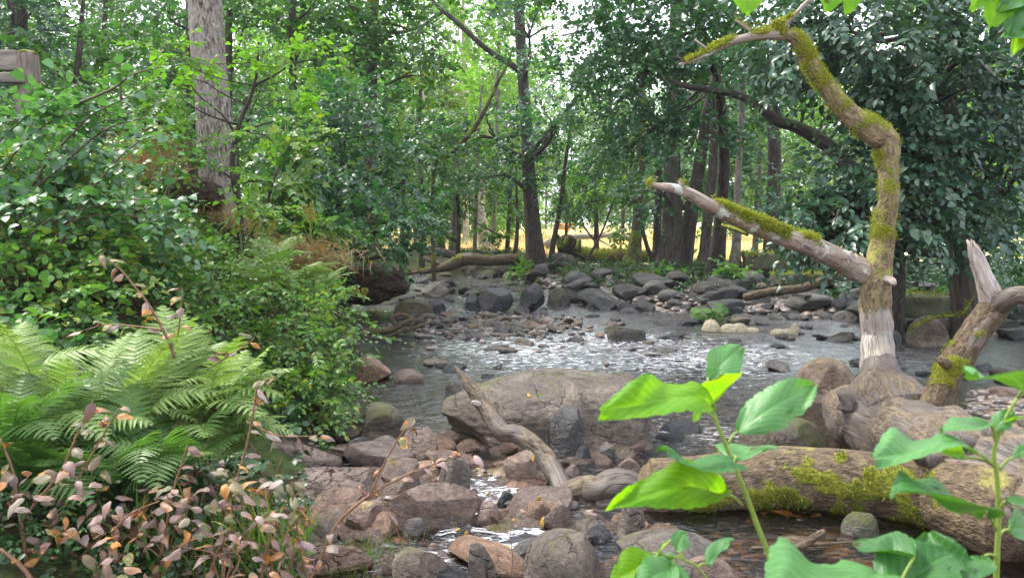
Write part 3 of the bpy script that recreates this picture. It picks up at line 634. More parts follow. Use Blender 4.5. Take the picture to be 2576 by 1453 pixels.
while k < 90:            # scattered in the middle reach
    x = rc.uniform(-2.2, 6.5); y = rc.uniform(8.6, 17)
    if not inb(x, y): continue
    cobble(x, y, .13 + .28 * rc.rand() ** 2, ['rk_dark', 'rk_grey', 'rk_brown', 'rk_dark'], 'low dark stone breaking the rippled surface of the middle reach', 'stones scattered in the middle reach', .42, name='stream_stone', z=-.02); k += 1
for k in range(22):      # right gravel shore behind the trunk
    x, y = 4.9 + rc.normal(0, .7), 7.4 + rc.normal(0, .8)
    cobble(x, y, .12 + .2 * rc.rand(), ['rk_brown', 'rk_pink', 'rk_dark', 'rk_grey'], 'reddish grey stone of the gravel shore behind the forked limb', 'stones of the right gravel shore', .55, name='shore_stone')
k = 0
while k < 85:            # near reach fill
    x = rc.uniform(-1.5, 1.6); y = rc.uniform(3.9, 7.2)
    if not inb(x, y): continue
    cobble(x, y, .08 + .22 * rc.rand() ** 1.4, ['rk_pink', 'rk_brown', 'rk_grey', 'rk_dark'], 'small wet stone in the near riffle among the bigger rocks', 'small stones of the near riffle', .55, name='riffle_stone', z=-.07); k += 1
FL = proto_rocks(8, 'rk_pink', 1200, sub=4, cuts=11, rough=.1, amin=.35)
for k in range(60):
    while True:
        x, y = rc.uniform(-1.45, .9), rc.uniform(4.0, 6.7)
        if x > edgeL(y) - .1 and not (.2 < x < .95 and 4.5 < y < 5.6): break
    s = .16 + .26 * rc.rand() ** 1.3; o = bpy.data.objects.new('flat_stone', FL[rc.randint(8)]); col.objects.link(o)
    if k % 3 == 0: pass
    o.location = (x, y, max(float(hgt(x, y)), -.07) + .03); o.rotation_euler = (rc.normal(0, .25), rc.normal(0, .25), rc.rand() * 6.28); o.scale = (s * 1.35, s * .9, s * (.38 + .3 * rc.rand()))
    o['label'] = 'flat angular pinkish-brown stone packed in the rubble of the near reach'; o['category'] = 'stone'; o['group'] = 'flat stones of the near reach'
# uncountable pebbles
rp = np.random.RandomState(9); mb = MB()
pv = [rock_verts(900 + k, 2, 3, .08, .7) for k in range(5)]
def pebbles(mb, X, Y_, S, z=None):
    zz = np.maximum(hgt(X, Y_), -.13) if z is None else z
    for k in range(5):
        id_ = np.arange(len(X))[k::5]; v, f = pv[k]; a = rp.rand(len(id_)) * 6.28; c_, s_ = np.cos(a), np.sin(a)
        sc = S[id_][:, None] * np.stack([.6 + .3 * rp.rand(len(id_)), .4 + .2 * rp.rand(len(id_)), .25 + .15 * rp.rand(len(id_))], -1)
        w = v[None] * sc[:, None]; w = np.stack([w[..., 0] * c_[:, None] - w[..., 1] * s_[:, None], w[..., 0] * s_[:, None] + w[..., 1] * c_[:, None], w[..., 2]], -1)
        w += np.stack([X[id_], Y_[id_], zz[id_] + S[id_] * .1], -1)[:, None]
        mb.add(w.reshape(-1, 3), [(f[None] + (np.arange(len(id_)) * len(v))[:, None, None]).reshape(-1, 3)])
def filt(X, Y_, f): 
    m = f(X, Y_); return X[m], Y_[m]
isbed = lambda X, Y_: (X > edgeL(Y_) - .3) & (Y_ < farY(X) + .4)
X, Y_ = filt(rp.uniform(-2, 5.5, 5200), rp.uniform(3.6, 10, 5200), isbed); pebbles(mb, X, Y_, .03 + .07 * rp.rand(len(X)) ** 2)
X, Y_ = filt(rp.uniform(-4.5, 9, 3000), rp.uniform(9, 26, 3000), isbed); pebbles(mb, X, Y_, .05 + .10 * rp.rand(len(X)) ** 2)
X, Y_ = rp.normal(-.35, .75, 500), rp.normal(13.2, .85, 500); pebbles(mb, X, Y_, .05 + .06 * rp.rand(500), z=.0 + 0 * X)
X, Y_ = rp.normal(4.9, .8, 500), rp.normal(7.4, 1.0, 500); pebbles(mb, X, Y_, .04 + .05 * rp.rand(500))
X = rp.uniform(.8, 9, 1300); Y_ = farY(X) + rp.uniform(-.6, 2, 1300); pebbles(mb, X, Y_, .10 + .12 * rp.rand(1300))
def pebble_mat():
    s = NT('pebbles'); r = s.geo('Random Per Island'); n = s.noise(s.obj(), 40, 4, .6)
    c = s.ramp(r, [(0, (.035, .03, .03)), (.3, (.10, .08, .065)), (.55, (.17, .125, .10)), (.8, (.07, .065, .065)), (1, (.26, .20, .17))])
    return s.done(s.n("BsdfPrincipled", {'Base Color': s.mix(1.0, c, s.ramp(n, [(.3, (.6, .6, .6)), (.7, (1.3, 1.3, 1.3))]), 'MULTIPLY'), 'Roughness': .4, 'Normal': s.bump(n, .4, .01)}).outputs[0])
M['pebble'] = pebble_mat(); mb.build('pebbles', M['pebble'], kind='stuff', label='small wet pebbles covering the stream bed')
# foam
def foam(x0, x1, y0, y1, label, lumps, seed):
    cx = (x0 + x1) / 2; b = G(cx, y1); Yb = b[1]; mb = MB(); v, f = ico(4)
    for (u, hgt_, wd) in lumps:
        xx = x0 + (x1 - x0) * u; c = P(xx, y1, Yb + .1); h = (y1 - y0) * hgt_ * Yb / F; w = wd * (x1 - x0) * Yb / F / 2
        r = 1 + .10 * fbm(v * 3 + seed + u * 9, 3) + .05 * fbm(v * 9 + seed, 2)
        mb.add(v * r[:, None] * [w, w * .8, h] + [c[0], Yb + .1, -.01], [f])
    o = mb.build('foam_lump', M['foam'], loc=(b[0], b[1], 0)); o['label'] = label; o['category'] = 'foam'; o['group'] = 'foam lumps on the stream'
foam(1765, 1812, 803, 832, 'domed ball of cream foam beside the water plant', [(.5, 1, 1.0)], 1)
foam(1813, 1906, 812, 833, 'long low bank of cream foam between the foam ball and the forked foam', [(.25, .9, .6), (.5, 1, .5), (.8, .5, .5)], 2)
foam(1940, 2012, 813, 841, 'cream foam with a high right end, nearest the upright dead limb', [(.25, .5, .6), (.55, .5, .5), (.82, 1, .38)], 3)

# ------------------------------------------------------------------ tufts of moss
def tufts(mb, pts, nrm, mo, rs, n, ln=.03, w=.35):
    id_ = rs.choice(len(pts), n, p=mo / mo.sum()); p = pts[id_] + rs.normal(0, .012, (n, 3)); d = norm(nrm[id_] + rs.normal(0, .55, (n, 3)))
    add_leaves(mb, p, d, norm(rs.normal(0, 1, (n, 3))), ln * (.5 + rs.rand(n)), 'blade', w)

# ------------------------------------------------------------------ the dead fallen tree
rt = np.random.RandomState(21)
DT = empty('fallen_tree', G(2300, 1180, 0) * [1, 1, 0] + [0, 0, 0], 'large bleached dead tree lying across the right of the stream with upright limbs', 'dead tree')
def topmask(thr, amp=1.2, fr=5.0, dirn=(0, 0, 1), lo=None, hi=None, gain=4):
    dirn = norm(dirn)
    def f(p, n, b):
        m = (n @ dirn) * .55 + fbm(b * fr + 3, 3) * amp - thr
        m = np.clip(m * gain, 0, 1)
        if lo is not None: m = m * np.clip((b[:, 2] - lo) * 8, 0, 1) * np.clip((hi - b[:, 2]) * 8, 0, 1)
        return m
    return f
def limb(name, pts, Y, mat, mask=None, n=0, tl=.03, label=None, sides=40, step=.018, tm='moss', **kw):
    pp, rr = PL(pts, Y); mb = MB(); v, d, mo = tube(mb, pp, rr, sides, step, mask=mask, **kw)
    o = mb.build(name, M[mat], DT)
    if label: o['label'] = label
    if n and mo is not None and mo.sum() > 0:
        m2 = MB(); tufts(m2, v, d, mo + 1e-9, rt, n, tl); m2.build('moss', M[tm], o)
    return o
YA = 6.6
limb('limb', [(2238, 1060, 110, 5.95), (2226, 1010, 104, 6.1), (2217, 965, 92, 6.3), (2212, 920, 80, 6.45), (2206, 850, 76, 6.6), (2201, 790, 72, 6.6), (2201, 738, 72, 6.6), (2207, 700, 74, 6.6), (2210, 675, 68, 6.6), (2218, 620, 56, 6.6), (2226, 560, 50, 6.6), (2237, 490, 47, 6.55), (2234, 420, 50, 6.6), (2235, 375, 52, 6.6), (2226, 350, 58, 6.6), (2205, 338, 58, 6.6), (2175, 318, 56, 6.6), (2140, 290, 52, 6.6), (2110, 258, 47, 6.6), (2085, 225, 40, 6.6), (2062, 197, 37, 6.6), (2040, 165, 36, 6.6), (2024, 130, 36, 6.6), (2010, 105, 34, 6.6), (1990, 92, 30, 6.6), (1965, 86, 26, 6.6)],
     None, 'dead_strip', topmask(-.02, 1.3, 8, dirn=(-.5, -.35, .8), lo=1.65, hi=4.6, gain=.8), 15000, .012, rough=.13, freq=5, seed=5, lump=.2, ridge=.02, rfreq=16, nmax=420, mth=.008, label='upright limb, bare silvery wood below and mossy bark above, kinked near the top and arching left')
limb('branch', [(1990, 96, 22), (1960, 88, 25), (1920, 88, 24), (1880, 95, 21), (1840, 107, 18), (1800, 125, 15), (1765, 143, 12), (1735, 155, 9), (1708, 163, 6)], YA, 'dead_lich', topmask(.55, 1.3, 5, dirn=(0, -.3, 1)), 1800, .02, rough=.08, seed=7, sides=20)
limb('branch', [(1722, 157, 8), (1712, 148, 6), (1703, 141, 4)], YA, 'dead_bark', rough=.08, seed=8, sides=10)
limb('branch', [(1968, 80, 14), (1980, 60, 12), (2000, 38, 11), (2020, 15, 10), (2045, -10, 9), (2075, -50, 7)], YA, 'dead_lich', topmask(.8, 1.3, 5), 400, .016, rough=.08, seed=9, sides=14)
limb('broken_stub', [(1965, 88, 22), (1958, 68, 20), (1955, 54, 14)], YA, 'dead_bark', topmask(-.2, .6, 5), 900, .02, rough=.1, seed=10, sides=14, label='mossy stub at the crown of the arch')
limb('twig', [(1905, 88, 8), (1880, 72, 8), (1850, 52, 5)], YA, 'dead_lich', topmask(.5, 1.2, 6), 200, .012, seed=11, sides=10)
limb('twig', [(1787, 131, 7), (1770, 117, 6), (1748, 101, 6)], YA, 'dead_pale', seed=12, sides=10)
limb('limb', [(2215, 700, 60, 6.65), (2170, 682, 64, 6.62), (2130, 662, 60, 6.6), (2085, 640, 54, 6.5), (2040, 618, 52, 6.4), (1990, 603, 48, 6.35), (1940, 585, 44, 6.3), (1890, 566, 42, 6.2), (1850, 548, 38, 6.15), (1810, 530, 36, 6.1), (1770, 508, 33, 6.0), (1735, 488, 30, 5.95), (1700, 475, 25, 5.9), (1665, 470, 20, 5.9), (1636, 464, 15, 5.9)],
     None, 'dead_lich', topmask(.08, 1.0, 6, dirn=(0, -.35, 1), lo=.75, hi=1.86, gain=1.4), 15000, .018, rough=.07, freq=4, seed=13, jag=.5, label='low limb reaching left, thick yellow-green moss on top and white lichen')
limb('broken_stub', [(1640, 470, 12, 5.9), (1634, 458, 8, 5.9), (1633, 450, 4, 5.9)], None, 'dead_bark', topmask(-.2, .5, 5), 150, .015, seed=14, sides=10)
limb('broken_stub', [(1715, 478, 16, 5.9), (1713, 462, 13, 5.9), (1711, 453, 7, 5.9)], None, 'dead_lich', topmask(.2, .8, 5), 150, .015, seed=15, sides=10)
limb('broken_stub', [(2135, 655, 16, 6.5), (2138, 640, 17, 6.5), (2141, 632, 8, 6.5)], None, 'dead_pale', seed=16, sides=12)
limb('twig', [(1880, 590, 8, 6.3), (1850, 578, 8, 6.4), (1815, 568, 6, 6.5)], None, 'dead_bark', topmask(.3, 1, 6), 60, .015, seed=17, sides=8)
limb('broken_stub', [(2225, 700, 20, 6.5), (2245, 708, 20, 6.45), (2250, 715, 10, 6.4)], None, 'dead_pale', seed=18, sides=12)
limb('branch_collar', [(2250, 1075, 250, 5.85), (2232, 1028, 215, 6.0), (2222, 992, 160, 6.15), (2216, 962, 116, 6.28), (2213, 935, 92, 6.38), (2211, 912, 79, 6.46)], None, 'dead_root', rough=.16, freq=6, ridge=.03, rfreq=12, seed=20, sides=60, step=.012, lump=.1, label='swollen grey collar where the upright limb grows out of the trunk')
# trunk: cut end at left, running to the right foreground
limb('trunk', [(2105, 1020, 60, 6.6), (2125, 1030, 120, 6.4), (2170, 1055, 165, 6.1), (2230, 1085, 190, 5.8), (2310, 1120, 210, 5.45), (2400, 1160, 235, 5.1), (2500, 1200, 270, 4.7), (2620, 1260, 310, 4.3), (2760, 1330, 300, 3.9)],
     None, 'dead_root', topmask(.9, 1.3, 4, dirn=(-.6, -.5, -.3)), 500, .025, ridge=.03, rfreq=12, rough=.2, freq=5, seed=19, sides=80, step=.02, lump=.2, label='thick smooth grey trunk with bark patches, resting on the shore')
for q, (a, b, w) in enumerate([((2290, 1000), (2300, 968), 45), ((2130, 1005), (2112, 985), 40), ((2385, 1045), (2395, 1020), 50), ((2320, 1050), (2328, 1030), 30)]):
    limb('knot', [(a[0], a[1] + 25, w * 1.2, 6.0 - q * .15), (a[0], a[1], w, 6.0 - q * .15), (b[0], b[1], w * .5, 6.0 - q * .15)], None, 'dead_root', rough=.3, freq=7, seed=30 + q, sides=24, jag=.4)
limb('limb', [(2330, 1075, 60, 5.6), (2347, 1025, 74, 5.6), (2370, 975, 70, 5.6), (2398, 920, 70, 5.6), (2430, 870, 70, 5.6), (2465, 820, 70, 5.6), (2498, 775, 70, 5.6), (2515, 745, 62, 5.6)],
     None, 'dead_bark', topmask(.45, 1.5, 8, dirn=(-.6, -.5, .6), gain=1.3), 2600, .012, mth=.005, rough=.10, freq=5, seed=41, lump=.1, label='slanting barked limb with mossy left side that forks at the top')
limb('limb', [(2505, 790, 50, 5.6), (2495, 750, 56, 5.6), (2480, 710, 46, 5.6), (2465, 670, 38, 5.6), (2452, 635, 30, 5.6), (2443, 612, 16, 5.6)], None, 'dead_pale', rough=.12, freq=6, seed=42, jag=1.2, label='pale broken prong of the forked limb')
limb('limb', [(2505, 780, 50, 5.6), (2530, 755, 50, 5.5), (2555, 742, 46, 5.45), (2590, 745, 48, 5.4), (2640, 760, 46, 5.3), (2700, 800, 40, 5.2)], None, 'dead_root', rough=.1, freq=5, seed=43, label='smooth bent prong of the forked limb leaving the picture')
limb('broken_stub', [(2385, 920, 24, 5.55), (2372, 908, 26, 5.5), (2365, 900, 16, 5.5)], None, 'dead_bark', seed=44, sides=14, jag=.5)
limb('mossy_log', [(1612, 1235, 130, 4.95), (1640, 1238, 162, 4.95), (1700, 1230, 160, 4.95), (1780, 1222, 156, 4.95), (1870, 1210, 160, 4.95), (1960, 1200, 158, 4.95), (2060, 1205, 162, 4.9), (2160, 1215, 166, 4.85), (2260, 1228, 170, 4.75), (2360, 1245, 190, 4.65), (2460, 1275, 230, 4.4), (2580, 1320, 250, 4.1)],
     None, 'dead_bark', topmask(.34, 1.7, 9, dirn=(0, -1, -.25), lo=.12, hi=2.1, gain=2), 7000, .017, tm='moss_dk', rough=.07, freq=4, seed=51, sides=90, step=.015, ridge=.03, rfreq=24, mth=.005, label='thick flaking log with a rounded end, deep moss along its near side')
limb('branch', [(1625, 1240, 60, 5.05), (1590, 1225, 80, 5.05), (1545, 1222, 84, 5.05), (1505, 1235, 78, 5.05), (1478, 1228, 68, 5.1), (1450, 1235, 62, 5.1), (1425, 1243, 56, 5.15), (1405, 1205, 52, 5.3), (1372, 1155, 50, 5.5), (1335, 1115, 48, 5.6), (1300, 1092, 46, 5.7), (1265, 1085, 46, 5.75), (1240, 1055, 40, 5.85), (1218, 1025, 36, 5.95), (1200, 1000, 34, 6.0), (1182, 970, 30, 6.05), (1165, 945, 18, 6.1), (1145, 922, 7, 6.15)],
     None, 'dead_root', None, rough=.16, freq=6, ridge=.02, rfreq=18, seed=55, sides=44, step=.014, lump=.25, label='smooth sinuous driftwood branch curving up to a sharp broken tip')
limb('broken_stub', [(1210, 1018, 18, 5.95), (1195, 1014, 16, 5.9), (1186, 1012, 12, 5.9)], None, 'dead_pale', seed=56, sides=12)
for q, (x, y, w) in enumerate([(2365, 1175, 70), (2440, 1130, 85), (2520, 1110, 80), (2330, 1305, 90), (2400, 1340, 90), (2480, 1360, 110), (2560, 1180, 80), (2390, 1230, 60), (2330, 1165, 40)]):
    limb('root', [(x + 40, y + 25, w * 1.3, 4.85), (x, y, w, 4.7), (x - 25, y - 20, w * .6, 4.6), (x - 30, y - 32, w * .3, 4.6)], None, 'dead_root', topmask(.9, 1.4, 5) if q % 2 else None, 150, .02, rough=.34, freq=7, seed=60 + q, sides=36, step=.015, jag=.5, lump=.4)

# ------------------------------------------------------------------ standing trees
rg = np.random.RandomState(77)
def tree(name, label, cat, trunk, Y, bark, lobes, leafm, kind='dia', ls=.09, tl=.55, L=12, droop=.3, flat=.25, branches=(), seed=1, group=None, sides=16, step=.12, rough=.06, twigs=False, cl=12, shell=.6, auto=True, ridge=.02, up=0., base=None):
    rs = np.random.RandomState(seed)
    pp, rr = PL(trunk, Y)
    if base is None:
        b = pp[0].copy(); g = float(hgt(b[0], b[1])) - .1
        if b[2] > g + .05: pp = np.concatenate([[[b[0], b[1], g]], pp]); rr = np.concatenate([[rr[0] * 1.25], rr])
    t = empty(name, (pp[0][0], pp[0][1], pp[0][2]), label, cat, group)
    mb = MB(); tube(mb, pp, rr, sides, step, rough=rough, seed=seed, ridge=ridge, rfreq=10); mb.build('trunk', M[bark], t)
    for k, br in enumerate(branches):
        bp, brr = PL(br, Y); mb = MB(); tube(mb, bp, brr, max(8, sides // 2), step, rough=.08, seed=seed + k + 1); mb.build('branch', M[bark], t)
    if lobes:
        if auto:
            for k, lb in enumerate(lobes):
                c = np.array(lb[:3]); i = int(np.clip(np.argmin(np.linalg.norm(pp - c, axis=1)), 1, len(pp) - 1)); a = pp[max(i - 1, 0)] * .5 + pp[i] * .5
                r0 = min(rr[i] * .55, .09); m_ = (a + c) / 2 + [rs.normal(0, .12), rs.normal(0, .12), -.12 * np.linalg.norm(c - a) * rs.rand()]
                mb = MB(); tube(mb, [a, m_, c], [r0, r0 * .6, r0 * .25], 7, .2, rough=.1, seed=k)
                for q in range(4):
                    e = c + rs.normal(0, .55, 3) * np.array(lb[3:6]); tube(mb, [m_ * .4 + c * .6, (c + e) / 2 + rs.normal(0, .05, 3), e], [r0 * .35, r0 * .25, .004], 5, .25, rough=.1, seed=q)
                mb.build('branch', M[bark], t)
        C, D = lobe_points(rs, lobes, cl, shell, up); mb = MB(); tw = MB() if twigs else None
        sprays(mb, rs, C, D, L, tl, ls, droop, flat, kind, tw)
        o = mb.build('crown', M[leafm], t, smooth=(kind not in ('dia', 'round')))
        if twigs: tw.build('twigs', M['twig'], o)
    return t
PX = pxlobe
# T1 the big pale trunk on the left bank
tree('broadleaf_tree', 'big pale grey furrowed trunk standing on the left bank', 'tree',
     [(556, 560, 120), (553, 520, 96), (549, 460, 86), (545, 380, 84), (540, 300, 82), (532, 220, 80), (524, 130, 78), (518, 50, 77), (514, -30, 76), (508, -160, 70), (500, -320, 60)], 10.0, 'bk_pale',
     [PX(440, -360, 10.5, 800, 260, 2.0, 260), PX(640, -420, 11, 700, 260, 2.0, 260)], 'lf_mid', seed=2, sides=110, step=.02, rough=.05, ridge=.05, auto=True)
# T2 slender sapling in front of it, light green layered sprays
def layer(px, py, Y, w, h, n, dep=.5): return PX(px, py, Y, w, h, dep, n)
tree('young_elm', 'slender light green sapling growing in front of the big pale trunk', 'tree',
     [(604, 540, 18), (598, 500, 16), (588, 450, 15), (585, 400, 14), (594, 340, 12), (610, 290, 11), (632, 240, 9), (645, 190, 7), (650, 120, 5), (652, 90, 3)], 8.6, 'bk_dark',
     [layer(660, 135, 8.6, 120, 40, 16), layer(740, 155, 8.6, 130, 24, 14), layer(700, 210, 8.6, 110, 36, 12), layer(625, 150, 8.6, 60, 60, 8), layer(440, 150, 8.3, 120, 26, 14), layer(400, 115, 8.3, 110, 24, 10), layer(500, 195, 8.3, 80, 30, 7),
      layer(740, 300, 8.4, 100, 20, 10), layer(680, 340, 8.4, 90, 30, 9), layer(650, 450, 8.3, 60, 40, 8), layer(670, 520, 8.2, 70, 36, 10), layer(440, 235, 8.2, 110, 24, 9)], 'lf_light', 'broad', .078, .3, 8, .16, .16, seed=4, sides=10, step=.05, twigs=True, cl=5, shell=.3,
     branches=[[(640, 215, 7), (690, 190, 5), (740, 160, 4), (800, 150, 3)], [(588, 330, 7), (560, 290, 5), (500, 240, 4), (450, 170, 3)], [(594, 360, 6), (640, 320, 5), (720, 300, 3)], [(585, 450, 6), (540, 420, 5), (500, 395, 4)]])
# T3 central dark tree
tree('alder_tree', 'dark straight alder standing on the stones in the centre of the picture', 'tree',
     [(1362, 700, 92), (1354, 675, 62), (1347, 640, 50), (1342, 590, 42), (1336, 520, 38), (1330, 440, 34), (1327, 360, 30), (1320, 260, 28), (1312, 150, 26), (1305, 0, 24), (1298, -160, 18), (1290, -300, 10)], 23.5, 'bk_dark',
     [PX(1330, -60, 23, 300, 200, 1.8, 90), PX(1400, 330, 21.5, 240, 150, 1.2, 100), PX(1230, 330, 22.5, 220, 120, 1.0, 60), PX(1330, 60, 22, 160, 200, 1.2, 60), PX(1260, 430, 22.5, 200, 80, .9, 50)], 'lf_alder', 'round', .13, .6, 10, .25, .35, seed=6, sides=30, step=.07, ridge=.04,
     branches=[[(1325, 200, 16), (1295, 170, 15), (1250, 142, 14), (1210, 112, 13), (1170, 75, 12), (1130, 40, 11), (1105, 20, 9), (1060, -30, 7)], [(1115, 30, 9), (1090, 45, 9), (1055, 75, 7), (1040, 100, 4)], [(1345, 385, 12), (1365, 370, 9), (1375, 350, 8), (1400, 320, 7), (1450, 240, 6)], [(1330, 400, 10), (1370, 340, 10), (1420, 290, 8), (1455, 240, 6)]])
tree('alder_tree', 'thin stem leaning up right, just left of the central dark alder', 'tree', [(1090, 440, 10), (1130, 390, 12), (1165, 355, 13), (1200, 310, 13), (1232, 250, 11), (1255, 200, 9), (1275, 165, 6), (1290, 120, 4)], 22.0, 'bk_mossy',
     [PX(1190, 300, 22.5, 130, 70, .8, 22)], 'lf_alder', 'round', .12, .5, 10, seed=7, sides=14)
# T4-T9 the far bank trunks
far = [
 ('alder_tree', 'short stout dark trunk with a mossy flared foot behind the mossy log', [(1590, 668, 70), (1592, 650, 46), (1598, 610, 32), (1604, 560, 27), (1608, 480, 24), (1612, 380, 22), (1615, 250, 18), (1618, 100, 12)], 23, 'bk_mossy', [PX(1600, 400, 22.5, 170, 150, 1.2, 90), PX(1625, 180, 22.5, 220, 200, 1.5, 110)]),
 ('alder_tree', 'thickest dark trunk of the far bank with a broad base', [(1680, 690, 90), (1684, 660, 74), (1690, 620, 62), (1692, 560, 50), (1691, 480, 42), (1690, 400, 40), (1692, 320, 38), (1696, 200, 34), (1700, 60, 30), (1702, -100, 22)], 20.5, 'bk_dark', [PX(1700, 120, 20, 300, 260, 1.6, 180), PX(1660, 480, 20, 150, 120, .9, 60)]),
 ('alder_tree', 'dark trunk leaning right from beside the thickest far trunk', [(1712, 690, 56), (1722, 640, 44), (1735, 560, 36), (1748, 480, 31), (1762, 400, 28), (1778, 280, 24), (1790, 150, 18)], 20.8, 'bk_dark', [PX(1790, 160, 21, 260, 200, 1.5, 110)]),
 ('alder_tree', 'slim dark trunk between the leaning trunk and the pale stem', [(1768, 672, 44), (1772, 640, 30), (1778, 580, 26), (1786, 500, 24), (1794, 400, 21), (1800, 280, 17), (1806, 120, 12)], 20, 'bk_dark', [PX(1800, 300, 20.5, 200, 160, 1.2, 90), PX(1830, 420, 20, 120, 120, .8, 50)]),
 ('ash_tree', 'pale grey slender stem left of the mossy stone block', [(1848, 662, 34), (1851, 630, 24), (1854, 560, 20), (1856, 470, 18), (1860, 380, 17), (1866, 280, 15), (1870, 170, 12), (1868, 60, 9)], 18.2, 'bk_grey', [PX(1880, 200, 18.5, 200, 180, 1.1, 80)]),
 ('alder_tree', 'dark upright trunk at the left edge of the drooping dark tree', [(1942, 600, 40), (1944, 560, 36), (1946, 480, 33), (1948, 400, 32), (1945, 330, 28), (1932, 260, 22), (1918, 180, 16), (1905, 100, 10)], 21, 'bk_dark', [PX(1940, 180, 21.5, 220, 180, 1.2, 90)]),
 ('bare_sapling', 'thin dark stick leaning right in front of the pasture', [(1478, 652, 7), (1500, 612, 6), (1520, 570, 5), (1538, 520, 5), (1560, 470, 4)], 22, 'bk_dark', []),
 ('bare_sapling', 'thin dark stem leaning left before the thickest far trunk', [(1645, 662, 12), (1628, 620, 11), (1612, 560, 10), (1596, 500, 9), (1585, 460, 7), (1570, 420, 5)], 21.5, 'bk_dark', []),
 ('young_alder', 'thin dark double stem right beside the central dark alder', [(1386, 655, 17), (1392, 610, 14), (1402, 560, 12), (1412, 500, 10), (1420, 430, 9), (1432, 340, 7), (1440, 280, 4)], 23.8, 'bk_dark', [PX(1430, 420, 23.5, 130, 200, .8, 70)]),
 ('young_alder', 'thin dark sapling left of the central dark alder', [(1296, 640, 13), (1300, 600, 10), (1302, 550, 8), (1300, 500, 7), (1298, 420, 5)], 26, 'bk_dark', [PX(1290, 500, 26, 120, 120, .8, 60)]),
 ('birch_tree', 'pale whitish trunk leaning left with a mossy foot', [(1224, 640, 40), (1218, 600, 32), (1208, 540, 28), (1198, 490, 24), (1186, 445, 18), (1180, 400, 12), (1174, 330, 8)], 34, 'bk_birch', [PX(1190, 330, 34, 170, 150, 1.6, 70)]),
 ('birch_tree', 'pale whitish stem leaning right behind the mossy-footed pale trunk', [(1210, 560, 14), (1213, 500, 13), (1216, 445, 12), (1222, 380, 9), (1230, 300, 6)], 34.5, 'bk_birch', []),
 ('oak_tree', 'dark forked trunk at the left edge of the pasture', [(1108, 630, 26), (1106, 580, 22), (1104, 530, 20), (1108, 480, 18), (1116, 420, 15), (1125, 330, 11)], 31, 'bk_dark', [PX(1110, 430, 31, 190, 120, 1.6, 80)]),
 ('oak_tree', 'dark trunk right beside the forked trunk at the pasture edge', [(1138, 640, 24), (1141, 590, 20), (1145, 530, 18), (1147, 460, 15), (1150, 380, 12)], 32, 'bk_grey', [PX(1160, 400, 32, 170, 120, 1.6, 60)]),
]
for k, (nm_, lab, tr_, Y, bk, lb) in enumerate(far):
    tree(nm_, lab, 'tree', tr_, Y, bk, lb, 'lf_alder' if Y < 22 else 'lf_mid', 'round', .12, .55, 10, .28, .35, seed=100 + k, sides=20 if tr_[1][2] > 20 else 10, step=.09, rough=.08, ridge=.035 if tr_[1][2] > 20 else 0.)
# T9 big dark curving limb
tree('arching_tree', 'dark bough arching left out of the drooping dark tree', 'tree', [(2240, 640, 60), (2180, 500, 50), (2120, 400, 40), (2060, 350, 34), (2000, 318, 30), (1955, 305, 26), (1925, 282, 24), (1890, 255, 22), (1850, 238, 19), (1790, 228, 15), (1720, 215, 13), (1660, 190, 8)], 12.2, 'bk_dark',
     [PX(1680, 150, 13, 120, 60, .6, 20)], 'lf_alder', 'round', .10, .5, 11, .3, .35, seed=131, sides=24, step=.05,
     branches=[[(1965, 310, 14), (1960, 290, 13), (1940, 240, 12), (1925, 190, 11), (1915, 140, 8)]])
# alder canopy hanging over the middle, 12-15 m away, carried by a tree on the far bank
canl = [PX(1440, 210, 14, 180, 120, .9, 60), PX(1520, 110, 13.5, 230, 120, 1.0, 100), PX(1620, 60, 13, 260, 160, 1.0, 130), PX(1740, 90, 13, 240, 150, 1.0, 130), PX(1820, 30, 12.5, 200, 130, 1.0, 90), PX(1600, 190, 13, 240, 110, .9, 100),
        PX(1700, 280, 13.5, 200, 80, .7, 50), PX(1500, 290, 13.5, 180, 80, .8, 42), PX(1620, 330, 13, 220, 90, .8, 75), PX(1740, 370, 13.5, 180, 90, .8, 55), PX(1850, 140, 13.5, 130, 80, .6, 26), PX(1460, -10, 13.5, 200, 100, .9, 40), PX(1600, -120, 13, 500, 200, 1.6, 150), PX(1560, 390, 14, 150, 70, .7, 34), PX(1420, 90, 14, 80, 120, .6, 18)]
tree('alder_tree', 'blue-green alder whose leafy boughs hang over the middle of the stream', 'tree', [(1800, 690, 50, 18.5), (1812, 560, 32, 18), (1822, 400, 28, 17), (1812, 250, 26, 15.5), (1780, 120, 22, 14), (1740, 20, 18, 13.5), (1680, -80, 12, 13)], None, 'bk_dark', canl, 'lf_alder', 'round', .085, .42, 12, .3, .4, seed=140, sides=18, twigs=True, cl=9)
